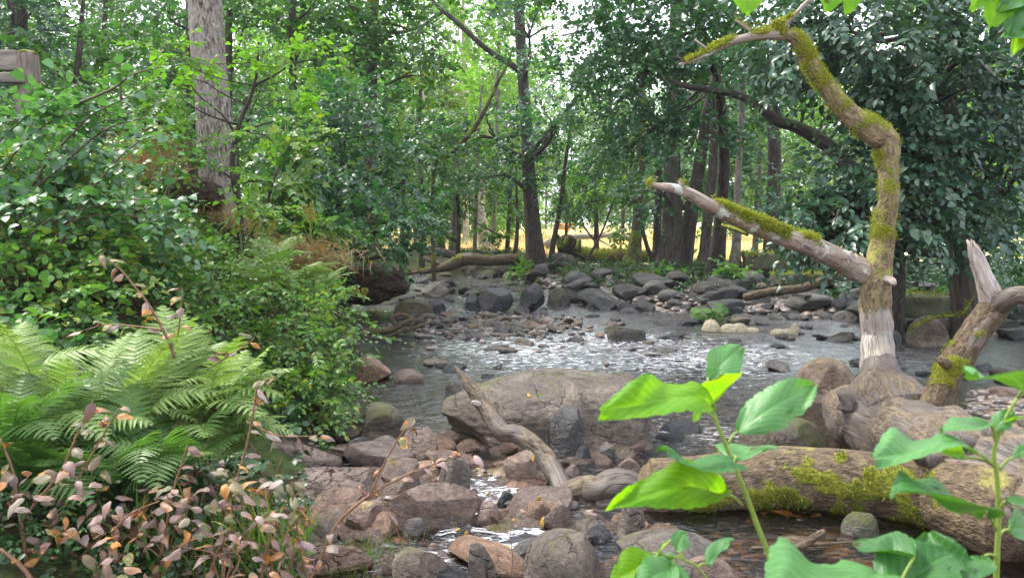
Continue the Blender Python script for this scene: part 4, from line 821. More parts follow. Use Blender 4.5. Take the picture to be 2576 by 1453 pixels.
# the drooping dark tree on the right
dl = [PX(2100, 470, 10, 230, 150, .7, 100), PX(2230, 430, 10, 260, 190, .8, 130), PX(2060, 540, 9.8, 200, 80, .6, 70), PX(2180, 530, 9.6, 220, 110, .6, 85), PX(2360, 500, 10, 220, 200, .8, 120), PX(2330, 380, 10.3, 240, 160, .8, 100), PX(2400, 540, 10, 150, 90, .6, 36), PX(2120, 590, 9.8, 130, 50, .5, 26), PX(2030, 500, 10, 100, 90, .5, 24), PX(2270, 550, 9.8, 140, 80, .6, 36),
      PX(2080, 60, 10, 320, 160, .9, 120), PX(2270, 90, 9.8, 300, 180, .9, 140), PX(2430, 130, 10, 260, 200, .9, 130), PX(2180, 200, 10.2, 260, 120, .8, 80), PX(2340, 240, 10, 260, 140, .8, 100), PX(2490, 280, 10.4, 170, 150, .8, 70), PX(2540, 60, 10, 160, 180, .8, 60), PX(1960, 60, 10.5, 170, 130, .8, 50), PX(2300, -120, 10, 700, 180, 1.6, 220), PX(2020, 170, 10.4, 110, 60, .6, 22), PX(2540, 480, 10.6, 130, 200, .7, 44), PX(2480, 420, 10.4, 120, 120, .6, 36), PX(2240, 330, 10.2, 160, 60, .6, 26)]
tree('elm_tree', 'big drooping dark blue-green tree filling the right side', 'tree', [(2425, 770, 66), (2420, 690, 56), (2410, 600, 52), (2405, 480, 50), (2398, 360, 46), (2385, 240, 42), (2370, 120, 38), (2350, 0, 34), (2330, -150, 26)], 11.5, 'bk_dark', dl, 'lf_dark', 'oval', .122, .5, 10, .42, .3, seed=150, sides=30, step=.06, twigs=True, cl=8)
tree('maple_tree', 'leaning thick trunk with pale lichen patches near the right edge', 'tree', [(2640, 520, 70), (2590, 390, 60), (2545, 290, 54), (2490, 215, 50), (2440, 150, 44), (2400, 90, 36), (2360, 20, 28), (2320, -80, 20)], 12.8, 'bk_grey', [PX(2480, -60, 13, 360, 180, 1.2, 90)], 'lf_mid', 'oval', .11, .5, 10, seed=152, sides=30, step=.06)
# mid-left dark layered mass
ml = [PX(740, 310, 14, 150, 100, 1.0, 60), PX(860, 260, 14.5, 260, 120, 1.0, 100), PX(980, 330, 15, 220, 120, 1.0, 90), PX(760, 400, 14, 240, 140, 1.0, 110), PX(900, 430, 14, 260, 150, 1.0, 130), PX(1010, 480, 15, 200, 140, 1.0, 80), PX(820, 520, 13, 240, 120, .9, 90), PX(950, 570, 13.5, 240, 130, .9, 100), PX(740, 480, 12.5, 110, 110, .7, 50), PX(1020, 610, 15, 130, 100, .8, 40), PX(870, 620, 12.5, 160, 80, .7, 50)]
tree('hornbeam_tree', 'dense dark green layered tree leaning over the stream from the left bank', 'tree', [(850, 700, 30), (846, 600, 22), (850, 500, 18), (862, 400, 14), (870, 300, 9), (876, 230, 5)], 15, 'bk_dark', ml, 'lf_alder', 'broad', .105, .5, 10, .16, .16, seed=160, sides=12, cl=6, shell=.3)
tree('hazel_bush', 'brighter green lobed-leaf bush right behind the big pale trunk', 'bush', [(660, 620, 12), (665, 560, 10), (680, 480, 8), (700, 420, 5)], 11, 'bk_dark', [PX(690, 420, 11.3, 100, 100, .6, 30), PX(710, 520, 11, 130, 110, .6, 44), PX(730, 350, 11.6, 140, 90, .6, 26), PX(770, 590, 11.2, 150, 90, .6, 36)], 'lf_bush', 'lobed', .13, .45, 8, .2, .2, seed=162, twigs=True, cl=5)
# woodland behind, left and centre: each tree its own
bgt = [
 ('dark ivy-clad tree in the top left corner behind the fence', 'ash_tree', [(60, 330, 46), (50, 200, 44), (45, 60, 42), (40, -100, 34)], 15, 'bk_dark', [PX(40, 60, 14.6, 130, 220, 1.0, 130), PX(-40, -80, 15, 300, 200, 1.5, 120)], 'lf_dark', 'round', .10),
 ('mid green tree right of the fence post', 'maple_tree', [(185, 380, 22), (190, 250, 18), (200, 120, 14), (210, 0, 9)], 15, 'bk_dark', [PX(200, 190, 14.5, 210, 150, 1.0, 110), PX(290, 270, 13.5, 200, 110, .9, 90), PX(150, 290, 13.5, 180, 90, .8, 60), PX(170, 60, 15.5, 150, 70, 1.0, 30)], 'lf_mid', 'broad', .11),
 ('thin dark tree left of the big pale trunk', 'maple_tree', [(482, 430, 22), (480, 300, 20), (478, 150, 18), (476, 0, 16), (474, -150, 12)], 17, 'bk_dark', [PX(420, 20, 17, 220, 120, 1.4, 80), PX(400, 180, 16, 200, 110, 1.1, 70), PX(450, 300, 15, 200, 100, 1.0, 80)], 'lf_mid', 'broad', .12),
 ('dark crooked tree in the upper left between fence and big trunk', 'oak_tree', [(262, 420, 16), (258, 250, 14), (262, 100, 13), (268, -40, 10)], 20, 'bk_dark', [PX(300, 20, 20, 200, 90, 1.6, 60), PX(250, 110, 20, 120, 60, 1.2, 24), PX(350, 380, 16, 220, 120, 1.2, 90)], 'lf_mid', 'broad', .12),
 ('dark trunk just right behind the big pale trunk', 'ash_tree', [(572, 500, 20), (574, 300, 19), (575, 100, 18), (578, -80, 14)], 19, 'bk_dark', [PX(620, 30, 19, 160, 100, 1.3, 50), PX(640, 260, 17, 190, 110, 1.1, 70)], 'lf_mid', 'broad', .12),
 ('dark upright tree seen above the light green sapling', 'alder_tree', [(738, 400, 20), (737, 260, 19), (736, 120, 18), (735, 0, 17), (734, -120, 12)], 19, 'bk_dark', [PX(700, 40, 19, 200, 120, 1.3, 70), PX(790, 70, 18.5, 200, 120, 1.2, 70), PX(810, -40, 19, 300, 130, 1.5, 90)], 'lf_mid', 'round', .12),
 ('large dark-trunked tree above the dense layered tree', 'alder_tree', [(930, 420, 34), (932, 300, 32), (934, 150, 31), (938, 0, 29), (942, -140, 22)], 20, 'bk_mossy', [PX(1000, 60, 20, 180, 150, 1.3, 80), PX(880, 140, 19.5, 180, 120, 1.2, 70), PX(930, -50, 20, 360, 150, 1.6, 130), PX(1020, 190, 20.5, 170, 110, 1.2, 60), PX(900, 30, 19, 150, 100, 1.0, 50), PX(1070, 60, 21, 90, 160, 1.0, 36)], 'lf_mid', 'round', .13),
 ('yellowing maple left of the tall pale poplars', 'maple_tree', [(1060, 560, 14), (1058, 420, 12), (1055, 300, 10), (1060, 180, 7)], 27, 'bk_dark', [PX(1075, 250, 27, 140, 70, 1.2, 40), PX(1050, 330, 27, 110, 60, 1.2, 26)], 'lf_yellow', 'lobed', .18),
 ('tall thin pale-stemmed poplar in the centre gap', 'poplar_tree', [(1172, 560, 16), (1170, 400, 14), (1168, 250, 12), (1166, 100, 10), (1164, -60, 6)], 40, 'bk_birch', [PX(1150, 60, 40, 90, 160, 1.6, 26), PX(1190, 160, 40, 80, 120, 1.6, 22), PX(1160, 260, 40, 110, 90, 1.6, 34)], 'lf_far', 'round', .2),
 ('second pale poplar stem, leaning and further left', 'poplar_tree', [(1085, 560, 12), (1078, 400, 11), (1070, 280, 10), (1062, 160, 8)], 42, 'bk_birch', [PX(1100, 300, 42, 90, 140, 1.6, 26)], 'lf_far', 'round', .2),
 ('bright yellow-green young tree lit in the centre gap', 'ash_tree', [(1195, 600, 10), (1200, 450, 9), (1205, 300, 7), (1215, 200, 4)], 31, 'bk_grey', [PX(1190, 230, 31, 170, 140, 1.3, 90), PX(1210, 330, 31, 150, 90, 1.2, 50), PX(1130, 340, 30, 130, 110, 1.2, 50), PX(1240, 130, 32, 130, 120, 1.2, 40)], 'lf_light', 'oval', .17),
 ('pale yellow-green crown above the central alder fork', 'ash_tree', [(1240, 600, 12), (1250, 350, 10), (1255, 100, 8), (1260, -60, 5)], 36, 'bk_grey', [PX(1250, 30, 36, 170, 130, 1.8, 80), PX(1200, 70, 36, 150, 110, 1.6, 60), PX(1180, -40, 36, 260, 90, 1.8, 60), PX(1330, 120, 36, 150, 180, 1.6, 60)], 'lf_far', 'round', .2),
 ('green thicket tree left of the pale leaning birches', 'hazel_tree', [(1150, 660, 12), (1155, 560, 10), (1150, 470, 8)], 28, 'bk_dark', [PX(1130, 460, 28, 150, 100, 1.2, 70), PX(1080, 520, 27, 90, 60, 1.0, 26)], 'lf_mid', 'broad', .14),
 ('bright green young tree behind the central alder, above the pasture', 'hazel_tree', [(1275, 640, 12), (1280, 560, 10), (1285, 470, 7)], 30, 'bk_dark', [PX(1180, 450, 28, 150, 90, 1.0, 60), PX(1240, 400, 29, 120, 90, 1.0, 50), PX(1150, 530, 29, 120, 40, .9, 22), PX(1270, 470, 30, 150, 110, 1.2, 70), PX(1370, 480, 29, 170, 110, 1.2, 70)], 'lf_mid', 'broad', .14),
 ('green tree filling between the central alder and the stout mossy-footed trunk', 'maple_tree', [(1500, 660, 14), (1500, 560, 12), (1495, 440, 9)], 30, 'bk_dark', [PX(1470, 400, 29, 220, 140, 1.4, 110), PX(1530, 480, 28, 180, 90, 1.2, 60), PX(1560, 380, 28, 200, 120, 1.3, 80), PX(1450, 510, 29, 110, 60, 1.0, 26)], 'lf_mid', 'broad', .14),
 ('low leafy green tree between the central alder and the pasture', 'hazel_tree', [(1420, 640, 8), (1425, 560, 7), (1420, 480, 5)], 27, 'bk_dark', [PX(1400, 460, 27, 110, 50, .9, 26), PX(1480, 480, 27, 120, 40, .9, 26), PX(1560, 480, 27, 100, 40, .9, 20)], 'lf_light', 'broad', .13),
 ('leafy green tree in the left-centre gap behind the dense layered tree', 'hazel_tree', [(1010, 640, 12), (1015, 500, 10), (1020, 360, 7)], 21, 'bk_dark', [PX(1040, 400, 21, 170, 120, 1.1, 80), PX(1080, 480, 22, 130, 90, 1.1, 50), PX(1000, 300, 21, 200, 110, 1.1, 70), PX(1110, 380, 23, 120, 120, 1.1, 50)], 'lf_mid', 'broad', .13),
 ('dark green tree behind the thickest far trunk', 'alder_tree', [(1650, 640, 20), (1655, 540, 18), (1660, 400, 14)], 25, 'bk_dark', [PX(1650, 430, 25, 200, 160, 1.2, 110), PX(1730, 500, 24.5, 150, 110, 1.0, 60), PX(1770, 440, 25, 180, 150, 1.2, 80)], 'lf_mid', 'round', .13),
 ('green tree behind the arching mossy bough', 'alder_tree', [(1900, 620, 16), (1905, 500, 14), (1910, 380, 11)], 26, 'bk_grey', [PX(1880, 400, 26, 170, 150, 1.2, 80), PX(1990, 400, 25, 140, 110, 1.1, 50), PX(1830, 500, 26, 90, 80, 1.0, 26)], 'lf_mid', 'round', .13),
 ('bright sunlit tree behind the right edge of the drooping dark tree', 'hazel_tree', [(2530, 720, 16), (2535, 600, 14), (2540, 450, 10)], 19, 'bk_dark', [PX(2540, 620, 19, 160, 200, 1.2, 90), PX(2500, 400, 20, 180, 140, 1.2, 70), PX(2300, 500, 20, 300, 200, 1.5, 90), PX(2250, 280, 21, 420, 160, 1.6, 100)], 'lf_light', 'broad', .13),
 ('dense evergreen thicket tree low on the right bank', 'holly_tree', [(2300, 760, 16), (2305, 680, 14), (2310, 600, 9)], 14, 'bk_dark', [PX(2330, 640, 13.5, 260, 90, 1.0, 80), PX(2190, 640, 14, 180, 60, .9, 40), PX(2500, 640, 12.5, 220, 90, 1.0, 70)], 'lf_dark', 'oval', .11),
]
for k, (lab, nm_, tr_, Y, bk, lb, lm, kd, ls) in enumerate(bgt):
    tree(nm_, lab, 'tree', tr_, Y, bk, lb, lm, kd, ls, ls * 4.6, 11, .2, .28, seed=200 + k, sides=14, step=.15, rough=.07, cl=8)
# treeline beyond the pasture and wood behind the left bank (two shared crown meshes, every tree an object)
def far_proto(seed, leafm, hgt_, ls):
    rs = np.random.RandomState(seed); t = MB(); tube(t, [[0, 0, -.3], [.1, 0, hgt_ * .4], [0, .1, hgt_ * .8]], [.14, .10, .03], 8, .8, rough=.1)
    lb = [(rs.normal(0, 1.4), rs.normal(0, 1.2), hgt_ * z, 2.0 + rs.rand(), 2.0, 1.3 + rs.rand() * .5, 70) for z in np.linspace(.10, .95, 9)]
    C, D = lobe_points(rs, lb, 8, .5); m = MB(); sprays(m, rs, C, D, 10, ls * 4.2, ls, .25, .35, 'round')
    return t.mesh('trunk', M['bk_dark']), m.mesh('crown', M[leafm], smooth=False)
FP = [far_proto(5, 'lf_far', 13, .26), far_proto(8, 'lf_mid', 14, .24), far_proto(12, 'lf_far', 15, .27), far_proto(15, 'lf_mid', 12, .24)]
rf = np.random.RandomState(31)
def far_tree(x, y, s, k, label, group):
    a, b = FP[k]; r = bpy.data.objects.new('woodland_tree', None); col.objects.link(r); z = float(hgt(x, y))
    r.location = (x, y, z); r.rotation_euler = (0, 0, rf.rand() * 6.28); r.scale = (s, s, s * (.9 + .25 * rf.rand()))
    r['label'] = label; r['category'] = 'tree'; r['group'] = group
    for nm_, me in (('trunk', a), ('crown', b)):
        o = bpy.data.objects.new(nm_, me); col.objects.link(o); o.parent = r
for x in np.arange(-34, 92, 3.6): far_tree(x + rf.normal(0, 1.2), 118 + rf.normal(0, 4) + .15 * abs(x), 1.0 + .4 * rf.rand(), rf.randint(3), 'hazy green tree of the row beyond the pasture', 'row of trees beyond the pasture')
for x in np.arange(-38, 100, 8): far_tree(x + rf.normal(0, 1.5), 134 + rf.normal(0, 4), 1.6 + .4 * rf.rand(), rf.choice([0, 2]), 'taller tree of the second row beyond the pasture', 'second row of trees beyond the pasture')
for x, y, s, k in [(-30, 44, .8, 3), (-24, 36, .75, 1), (-20, 48, .9, 0), (-17, 30, .7, 3), (-14, 40, .85, 2), (-12, 27, .6, 1), (-10, 34, .7, 0), (-7.5, 42, .8, 2), (-20, 22, .6, 3), (-13, 21, .5, 1), (-4, 50, .7, 0), (-26, 28, .7, 3), (-33, 56, 1.1, 0), (-12, 58, 1., 2), (-16, 26, .62, 3), (-9.5, 28, .5, 1), (-22, 26, .7, 0), (-18, 35, .9, 1), (-11, 48, 1., 3), (-8, 52, 1., 1), (-15, 52, 1.1, 2), (-28, 50, 1.1, 1), (-6, 60, 1.1, 3), (-12.5, 31, .75, 1), (-5.5, 46, .9, 0), (-3, 62, 1.1, 2), (0, 66, 1.1, 0), (-9, 38, .8, 0), (-2.2, 56, .95, 0)]:
    far_tree(x, y, s, k, 'green tree in the wood behind the left bank', 'wood behind the left bank')
for x, y, s, k in [(22, 26, .8, 3), (27, 34, .9, 1), (18, 30, .7, 2), (33, 28, .9, 3), (24, 44, .8, 0), (15.5, 21, .5, 3), (20, 19, .6, 1), (13.5, 34, .55, 1), (36, 44, 1., 2), (11, 46, .9, 1), (16, 52, 1., 3), (8, 58, 1., 1), (21, 56, 1.1, 0), (28, 52, 1.1, 3)]:
    far_tree(x, y, s, k, 'green tree in the wood behind the right bank', 'wood behind the right bank')
# pasture grass, cows
rq = np.random.RandomState(41); mb = MB()
def blades(mb, X, Y_, h, w, rs, lean=.35, kind='blade'):
    n = len(X); p = np.stack([X, Y_, hgt(X, Y_) - .02], -1); d = norm(np.stack([rs.normal(0, lean, n), rs.normal(0, lean, n), np.ones(n)], -1))
    add_leaves(mb, p, d, norm(np.stack([rs.normal(0, 1, n), rs.normal(0, 1, n), rs.normal(0, .3, n)], -1)), h, kind, w / h)
n = 42000; Y_ = 30 + 85 * rq.rand(n) ** 1.3; X = (rq.uniform(-.28, .42, n)) * Y_; 
m_ = Y_ > farY(X) + 8; X, Y_ = X[m_], Y_[m_]; n = len(X)
blades(mb, X, Y_, .3 + .4 * rq.rand(n), .03 + .0012 * Y_, rq, .8); mb.build('pasture_grass', M['straw'], kind='stuff', label='tall dry golden grass of the pasture')
mb = MB(); X = rq.uniform(4.5, 14, 5000); Y_ = farY(X) + rq.uniform(4, 10, 5000)
blades(mb, X, Y_, .12 + .25 * rq.rand(5000), .03, rq, .5); mb.build('green_verge', M['grass'], kind='stuff', label='lush green grass and weeds between the far bank and the pasture')

def cow(px, py, Y, label, mat, face=1, head_down=False, s=1.0):
    p = P(px, py, Y); g = float(hgt(p[0], Y)); bm = bmesh.new(); ly = bm.verts.layers.skin.verify()
    V_ = {}
    def vv(k, x, y, z, r, par=None):
        v = bm.verts.new((x * face, y, z)); v[ly].radius = (r, r); V_[k] = v
        if par: bm.edges.new((V_[par], v))
    vv('hip', -.55, 0, 1.02, .26); vv('mid', -.1, 0, .96, .31, 'hip'); vv('sh', .42, 0, 1.0, .27, 'mid'); vv('nk', .72, 0, 1.12, .15, 'sh')
    if head_down: vv('hd', .95, 0, .62, .12, 'nk'); vv('mz', 1.02, 0, .35, .07, 'hd')
    else: vv('hd', .95, .02, 1.28, .12, 'nk'); vv('mz', 1.15, .10, 1.17, .07, 'hd')
    for q, yy in (('l', .15), ('r', -.15)):
        vv('th' + q, -.62, yy, .72, .13, 'hip'); vv('hk' + q, -.70, yy, .42, .06, 'th' + q); vv('hf' + q, -.64, yy, .02, .055, 'hk' + q)
        vv('fa' + q, .45, yy, .68, .10, 'sh'); vv('fk' + q, .46, yy, .38, .06, 'fa' + q); vv('ff' + q, .45, yy, .02, .055, 'fk' + q)
    vv('t1', -.82, 0, 1.05, .04, 'hip'); vv('t2', -.88, 0, .5, .03, 't1')
    V_['mid'][ly].use_root = True
    me = bpy.data.meshes.new('cow'); bm.to_mesh(me); bm.free(); me.materials.append(M[mat])
    o = bpy.data.objects.new('cow', me); col.objects.link(o); o.modifiers.new('skin', 'SKIN'); o.modifiers.new('sub', 'SUBSURF').levels = 1
    o.modifiers['sub'].render_levels = 2
    o.location = (p[0], Y, g); o.scale = (s, s, s); o['label'] = label; o['category'] = 'cow'; ORG[o.name] = np.array([p[0], Y, g])
    mb = MB(); hz, hy = (.68, 0) if head_down else (1.36, .02); hx = .90
    for sg in (-1, 1): mb2 = MB(); tube(mb2, [np.array(o.location) + s * np.array([hx * face, hy + sg * .06, hz]), np.array(o.location) + s * np.array([(hx - .02) * face, hy + sg * .20, hz + .02])], [.05 * s, .02 * s], 6, .05); 
    e = mb2.build('ear', M[mat]); e.parent = o; e.matrix_parent_inverse = o.matrix_world.inverted() if False else e.matrix_parent_inverse
    e.data.transform(__import__('mathutils').Matrix.Translation(-o.location)); e.scale = (1 / s,) * 3; e.location = (0, 0, 0)
cow(1416, 592, 72, 'pale tan cow standing side-on in the dry grass behind the uprooted stump', 'cow', 1)
cow(1880, 575, 62, 'orange-tan cow grazing, only its back showing above the mossy limb', 'cow', -1, True)
cow(1906, 568, 84, 'red-brown cow farther off behind the orange-tan one', 'cow_red', -1, True)

# ------------------------------------------------------------------ logs, stump, ledge, sticks
def log(name, label, pts, Y, mat, cat='log', sides=16, rough=.1, mask=None, seed=1, parts=(), step=.06, n=0, tm='moss_dk'):
    pp, rr = PL(pts, Y); t = empty(name, pp[0], label, cat); mb = MB(); v, d, mo = tube(mb, pp, rr, sides, step, rough=rough, seed=seed, freq=4, mask=mask)
    o = mb.build('stem', M[mat], t)
    if n and mo is not None: m2 = MB(); tufts(m2, v, d, mo + 1e-9, np.random.RandomState(seed), n, .05); m2.build('moss', M[tm], o)
    for k, q in enumerate(parts):
        pp, rr = PL(q, Y); mb = MB(); tube(mb, pp, rr, 8, step, rough=.1, seed=seed + k); mb.build('branch', M[mat], t)
log('fallen_log', 'grey-brown fallen log at the far left waterline, running up to the stones', [(1010, 690, 8), (1080, 680, 16), (1130, 668, 28), (1170, 652, 32), (1230, 655, 28), (1300, 650, 26), (1350, 648, 24)], 25.5, 'dead_bark', mask=topmask(.6, 1), seed=301, parts=[[(1120, 670, 14), (1080, 655, 10), (1060, 645, 6)]], n=500)
log('fallen_log', 'crooked bleached log above the far left waterline', [(1040, 622, 10), (1075, 632, 18), (1105, 634, 22), (1130, 640, 20), (1160, 655, 14)], 28, 'dead_root', seed=303, parts=[[(1082, 630, 14), (1080, 618, 8)]])
log('fallen_log', 'thick mossy log lying right of the uprooted stump', [(1455, 640, 40), (1500, 645, 36), (1560, 644, 34), (1620, 646, 30), (1680, 650, 24)], 25.5, 'dead_bark', mask=topmask(-.1, 1), seed=305, n=1500)
log('fallen_branch', 'whitish fallen branch with bare twigs in front of the cow', [(1372, 618, 20), (1400, 604, 18), (1440, 597, 15), (1500, 594, 12), (1550, 592, 9), (1600, 600, 5)], 31, 'dead_pale', 'branch', seed=307, parts=[[(1480, 594, 7), (1510, 605, 5), (1540, 622, 3)], [(1520, 592, 6), (1560, 580, 4), (1600, 560, 2)], [(1550, 592, 6), (1590, 612, 3), (1600, 630, 2)], [(1500, 595, 5), (1530, 580, 3), (1545, 565, 2)]])
log('fallen_branch', 'grey log leaning along the dark stones of the far right bank', [(1872, 748, 20), (1900, 742, 22), (1950, 732, 22), (2010, 726, 22), (2050, 715, 24), (2085, 702, 26)], 14.6, 'dead_bark', 'branch', seed=309)
log('fallen_branch', 'thin dark pole resting against the central dark alder', [(1205, 715, 3), (1260, 706, 4), (1330, 690, 5), (1400, 672, 6), (1450, 655, 5)], 23, 'dead_bark', 'branch', seed=311, sides=8)
log('driftwood', 'broken pale driftwood sticking out of stones left of the far bank', [(1470, 690, 14), (1490, 700, 16), (1520, 718, 14)], 20.5, 'dead_pale', 'driftwood', seed=313, parts=[[(1475, 700, 12), (1500, 712, 12), (1530, 722, 8)]])
log('driftwood', 'dark curved driftwood at the left waterline', [(905, 845, 22), (940, 832, 22), (980, 830, 18), (1010, 815, 14), (1040, 800, 10)], 12, 'dead_bark', 'driftwood', seed=315, parts=[[(1000, 820, 12), (985, 800, 12), (1010, 790, 9), (1035, 800, 6)]])
log('driftwood', 'second dark stick in the water, right of the curved one', [(975, 848, 6), (1010, 835, 8), (1050, 822, 9), (1080, 812, 6)], 12.3, 'dead_bark', 'driftwood', seed=317, sides=8)
log('driftwood', 'black wet branch in the dark pool under the mossy log', [(1900, 1450, 10), (1895, 1420, 20), (1920, 1400, 22), (1960, 1390, 20), (2010, 1375, 20), (2050, 1350, 22), (2075, 1335, 16)], 4.15, 'dead_bark', 'driftwood', seed=319)
log('driftwood', 'long thin black twig across the dark pool', [(1890, 1378, 10), (1980, 1374, 10), (2060, 1368, 9), (2150, 1362, 6)], 4.2, 'dead_bark', 'driftwood', seed=321, sides=8)
log('fallen_branch', 'mossy twiggy branch at the foot of the right bank', [(2290, 830, 4), (2330, 805, 5), (2380, 795, 5), (2420, 790, 5), (2440, 760, 5), (2470, 735, 4)], 10.8, 'dead_bark', 'branch', seed=323, sides=8, mask=topmask(-.1, 1), n=200)
# uprooted stump
st = empty('uprooted_stump', P(1428, 650, 24.5), 'dark ragged uprooted stump beside the central dark alder', 'stump')
rs_ = np.random.RandomState(3); mb = MB(); v, f = ico(5); r = 1 + .35 * fbm(v * 2 + 4, 4) + .15 * fbm(v * 7, 3); c = P(1428, 628, 24.7); mb.add(v * r[:, None] * [.36, .3, .42] + c, [f]); mb.build('root_plate', M['soil'], st)
for q, (a, b, w) in enumerate([((1410, 625), (1402, 592), 16), ((1450, 630), (1458, 603), 16), ((1420, 620), (1425, 598), 14), ((1440, 630), (1470, 650), 10), ((1405, 640), (1388, 652), 9)]):
    pp, rr = PL([(a[0], a[1], w * 1.3), ((a[0] + b[0]) / 2 + 2, (a[1] + b[1]) / 2, w), (b[0], b[1], w * .5)], 24.5); mb = MB(); tube(mb, pp, rr, 12, .05, rough=.3, seed=q, jag=.8); mb.build('root', M['bk_mossy'], st)
# soil overhang on the left bank
def lump(name, label, px, py, Y, w, h, dep, mat, cat, seed, rough=.3):
    v, f = ico(5); r = 1 + rough * fbm(v * 1.6 + seed, 4) + rough * .5 * fbm(v * 6 + seed, 4); c = P(px, py, Y); mb = MB()
    mb.add(v * r[:, None] * [w * Y / F / 2, dep, h * Y / F / 2] + c, [f]); o = mb.build(name, M[mat], loc=c); o['label'] = label; o['category'] = cat
lump('soil_bank', 'dark undercut lump of peaty soil hanging over the left waterline', 925, 712, 15.5, 210, 100, .8, 'soil', 'soil bank', 3)
lump('soil_bank', 'dark eroded soil face under the dry grass tussock', 440, 500, 9.3, 230, 110, .35, 'soil', 'soil bank', 5)
lump('soil_bank', 'bare soil between the roots of the big pale trunk', 545, 590, 9.7, 180, 70, .35, 'soil', 'soil bank', 7)
# mossy timber ledge and stone block
def box(mb, c, sx, sy, sz, rz=0, seed=0, n=14):
    g = np.linspace(-1, 1, n); F_ = []; V_ = []; k = 0
    for ax in range(3):
        for sg in (-1, 1):
            a, b = np.meshgrid(g, g); v = np.zeros((n * n, 3)); v[:, ax] = sg; v[:, (ax + 1) % 3] = a.ravel() * sg; v[:, (ax + 2) % 3] = b.ravel()
            V_.append(v); F_.append(gridfaces(n, n) + k); k += n * n
    v = np.concatenate(V_); v = v * [sx / 2, sy / 2, sz / 2]
    rad = min(sx, sy, sz) * .18; inn = np.clip(v, -np.array([sx, sy, sz]) / 2 + rad, np.array([sx, sy, sz]) / 2 - rad); dlt = v - inn; l = np.linalg.norm(dlt, axis=1, keepdims=True); v = np.where(l > rad, inn + dlt / np.maximum(l, 1e-6) * rad, v)
    v = v + norm(v) * (fbm(v * 5 + seed, 3) * min(sx, sy, sz) * .12)[:, None]
    c_, s_ = math.cos(rz), math.sin(rz); v = v @ np.array([[c_, s_, 0], [-s_, c_, 0], [0, 0, 1]]) + c; mb.add(v, F_)
def block(name, label, cat, x0, x1, y0, y1, Y, dep, mat, rz=0.0, seed=1, tuft=0):
    a = P(x0, (y0 + y1) / 2, Y); b = P(x1, (y0 + y1) / 2, Y); c = (a + b) / 2; w = b[0] - a[0]; h = (y1 - y0) * Y / F; mb = MB(); box(mb, c + [0, dep / 2, 0], w, dep, h, rz, seed)
    o = mb.build(name, M[mat], loc=c); o['label'] = label; o['category'] = cat
    if tuft:
        v = np.concatenate(mb.v); v = v[v[:, 2] > c[2] + h * .3]; m2 = MB(); tufts(m2, v, np.tile([0, 0, 1.], (len(v), 1)), np.ones(len(v)), np.random.RandomState(2), tuft, .05); m2.build('moss', M['moss'], o)
block('timber_ledge', 'long low timber ledge topped with bright yellow-green moss', 'timber', 1600, 1792, 688, 702, 19.0, .5, 'ledge', -.03, 1, 2500)
block('stone_block', 'big mossy rectangular stone block on the far right bank', 'stone block', 1893, 2100, 636, 682, 17.5, .9, 'stoneblk', 0, 3, 1200)
block('stone_block', 'mossy stone slab under the low limb, below the rectangular block', 'stone block', 1960, 2120, 688, 722, 16.2, .6, 'stoneblk', .05, 5, 900)
block('stone_block', 'long mossy green slab at the dark foot of the right bank', 'stone block', 2240, 2420, 745, 800, 12.2, .8, 'stoneblk', .1, 7, 400)

# ------------------------------------------------------------------ fence
fr = empty('wooden_fence', G(55, 250, 3.0) * 0 + P(55, 240, 9.0), 'weathered wooden post and rail fence in the top left corner', 'fence')
Yf = 8.2
mb = MB(); c = P(58, 200, Yf); box(mb, [c[0], Yf + .08, c[2] - .03], .19, .19, .64, .1, 2, 16); pst = mb.build('post', M['fence'], fr)
mb = MB(); c = P(58, 129, Yf); v, f = ico(3); mb.add(v * [.09, .09, .025] * (1 + .2 * fbm(v * 4, 2))[:, None] + [c[0], Yf + .08, c[2] + .0], [f]); mb.build('moss', M['moss_dk'], pst)
for (y, th) in ((158, .20), (205, .10)):
    a, b = P(-260, y - 12, Yf), P(45 if th > .15 else 68, y, Yf); mb = MB(); mid = (a + b) / 2; box(mb, [mid[0], Yf - .06 if th < .15 else Yf + .02, mid[2]], b[0] - a[0], .09, th, 0, 4, 16)
    o = mb.build('rail', M['fence_rail'], fr)

# ------------------------------------------------------------------ left bank shrubs
ra = np.random.RandomState(88)
def shrub(name, label, cat, canes, Y, leafm, stemm='twig', ls=.11, sp=.07, kind='broad', fill=(), seed=1, rad=5, side=1.0, L=9, tl=.4, droop=.15, flat=.18, group=None):
    rs = np.random.RandomState(seed); t = None; lm, tw = MB(), MB(); base = None
    for k, c in enumerate(canes):
        pts = [(q[0], q[1], rad * (1 - .8 * i / max(len(c) - 1, 1))) + ((q[2],) if len(q) > 2 else ()) for i, q in enumerate(c)]
        pp, rr = PL(pts, Y)
        if base is None: base = pp[0]; t = empty(name, base, label, cat, group)
        st_ = MB(); tube(st_, pp, rr, 7, .06, rough=.05, seed=k); st_.build('stem', M[stemm], t)
        ln = np.linalg.norm(np.diff(pp, axis=0), axis=1).sum(); n = max(4, int(ln * .85 / sp)); C = catmull(np.array(pp), n + 4)[4:]
        T = norm(np.gradient(C, axis=0)); up = np.array([0, 0, 1.]); sd_ = norm(np.cross(T, up)); sg = np.where(np.arange(n) % 2, 1, -1)[:, None]
        d = T * .35 + sd_ * sg * side + rs.normal(0, .22, (n, 3)); d[:, 2] += .05 - droop
        add_leaves(lm, C, d, norm(up + rs.normal(0, .28, (n, 3))), ls * (.75 + .5 * rs.rand(n)), kind)
    if fill:
        C, D = lobe_points(rs, list(fill), 6, .3); sprays(lm, rs, C, D, L, tl, ls, droop, flat, kind, tw)
    if tw.v: tw.build('twigs', M[stemm], t)
    lm.build('foliage', M[leafm], t)
    return t
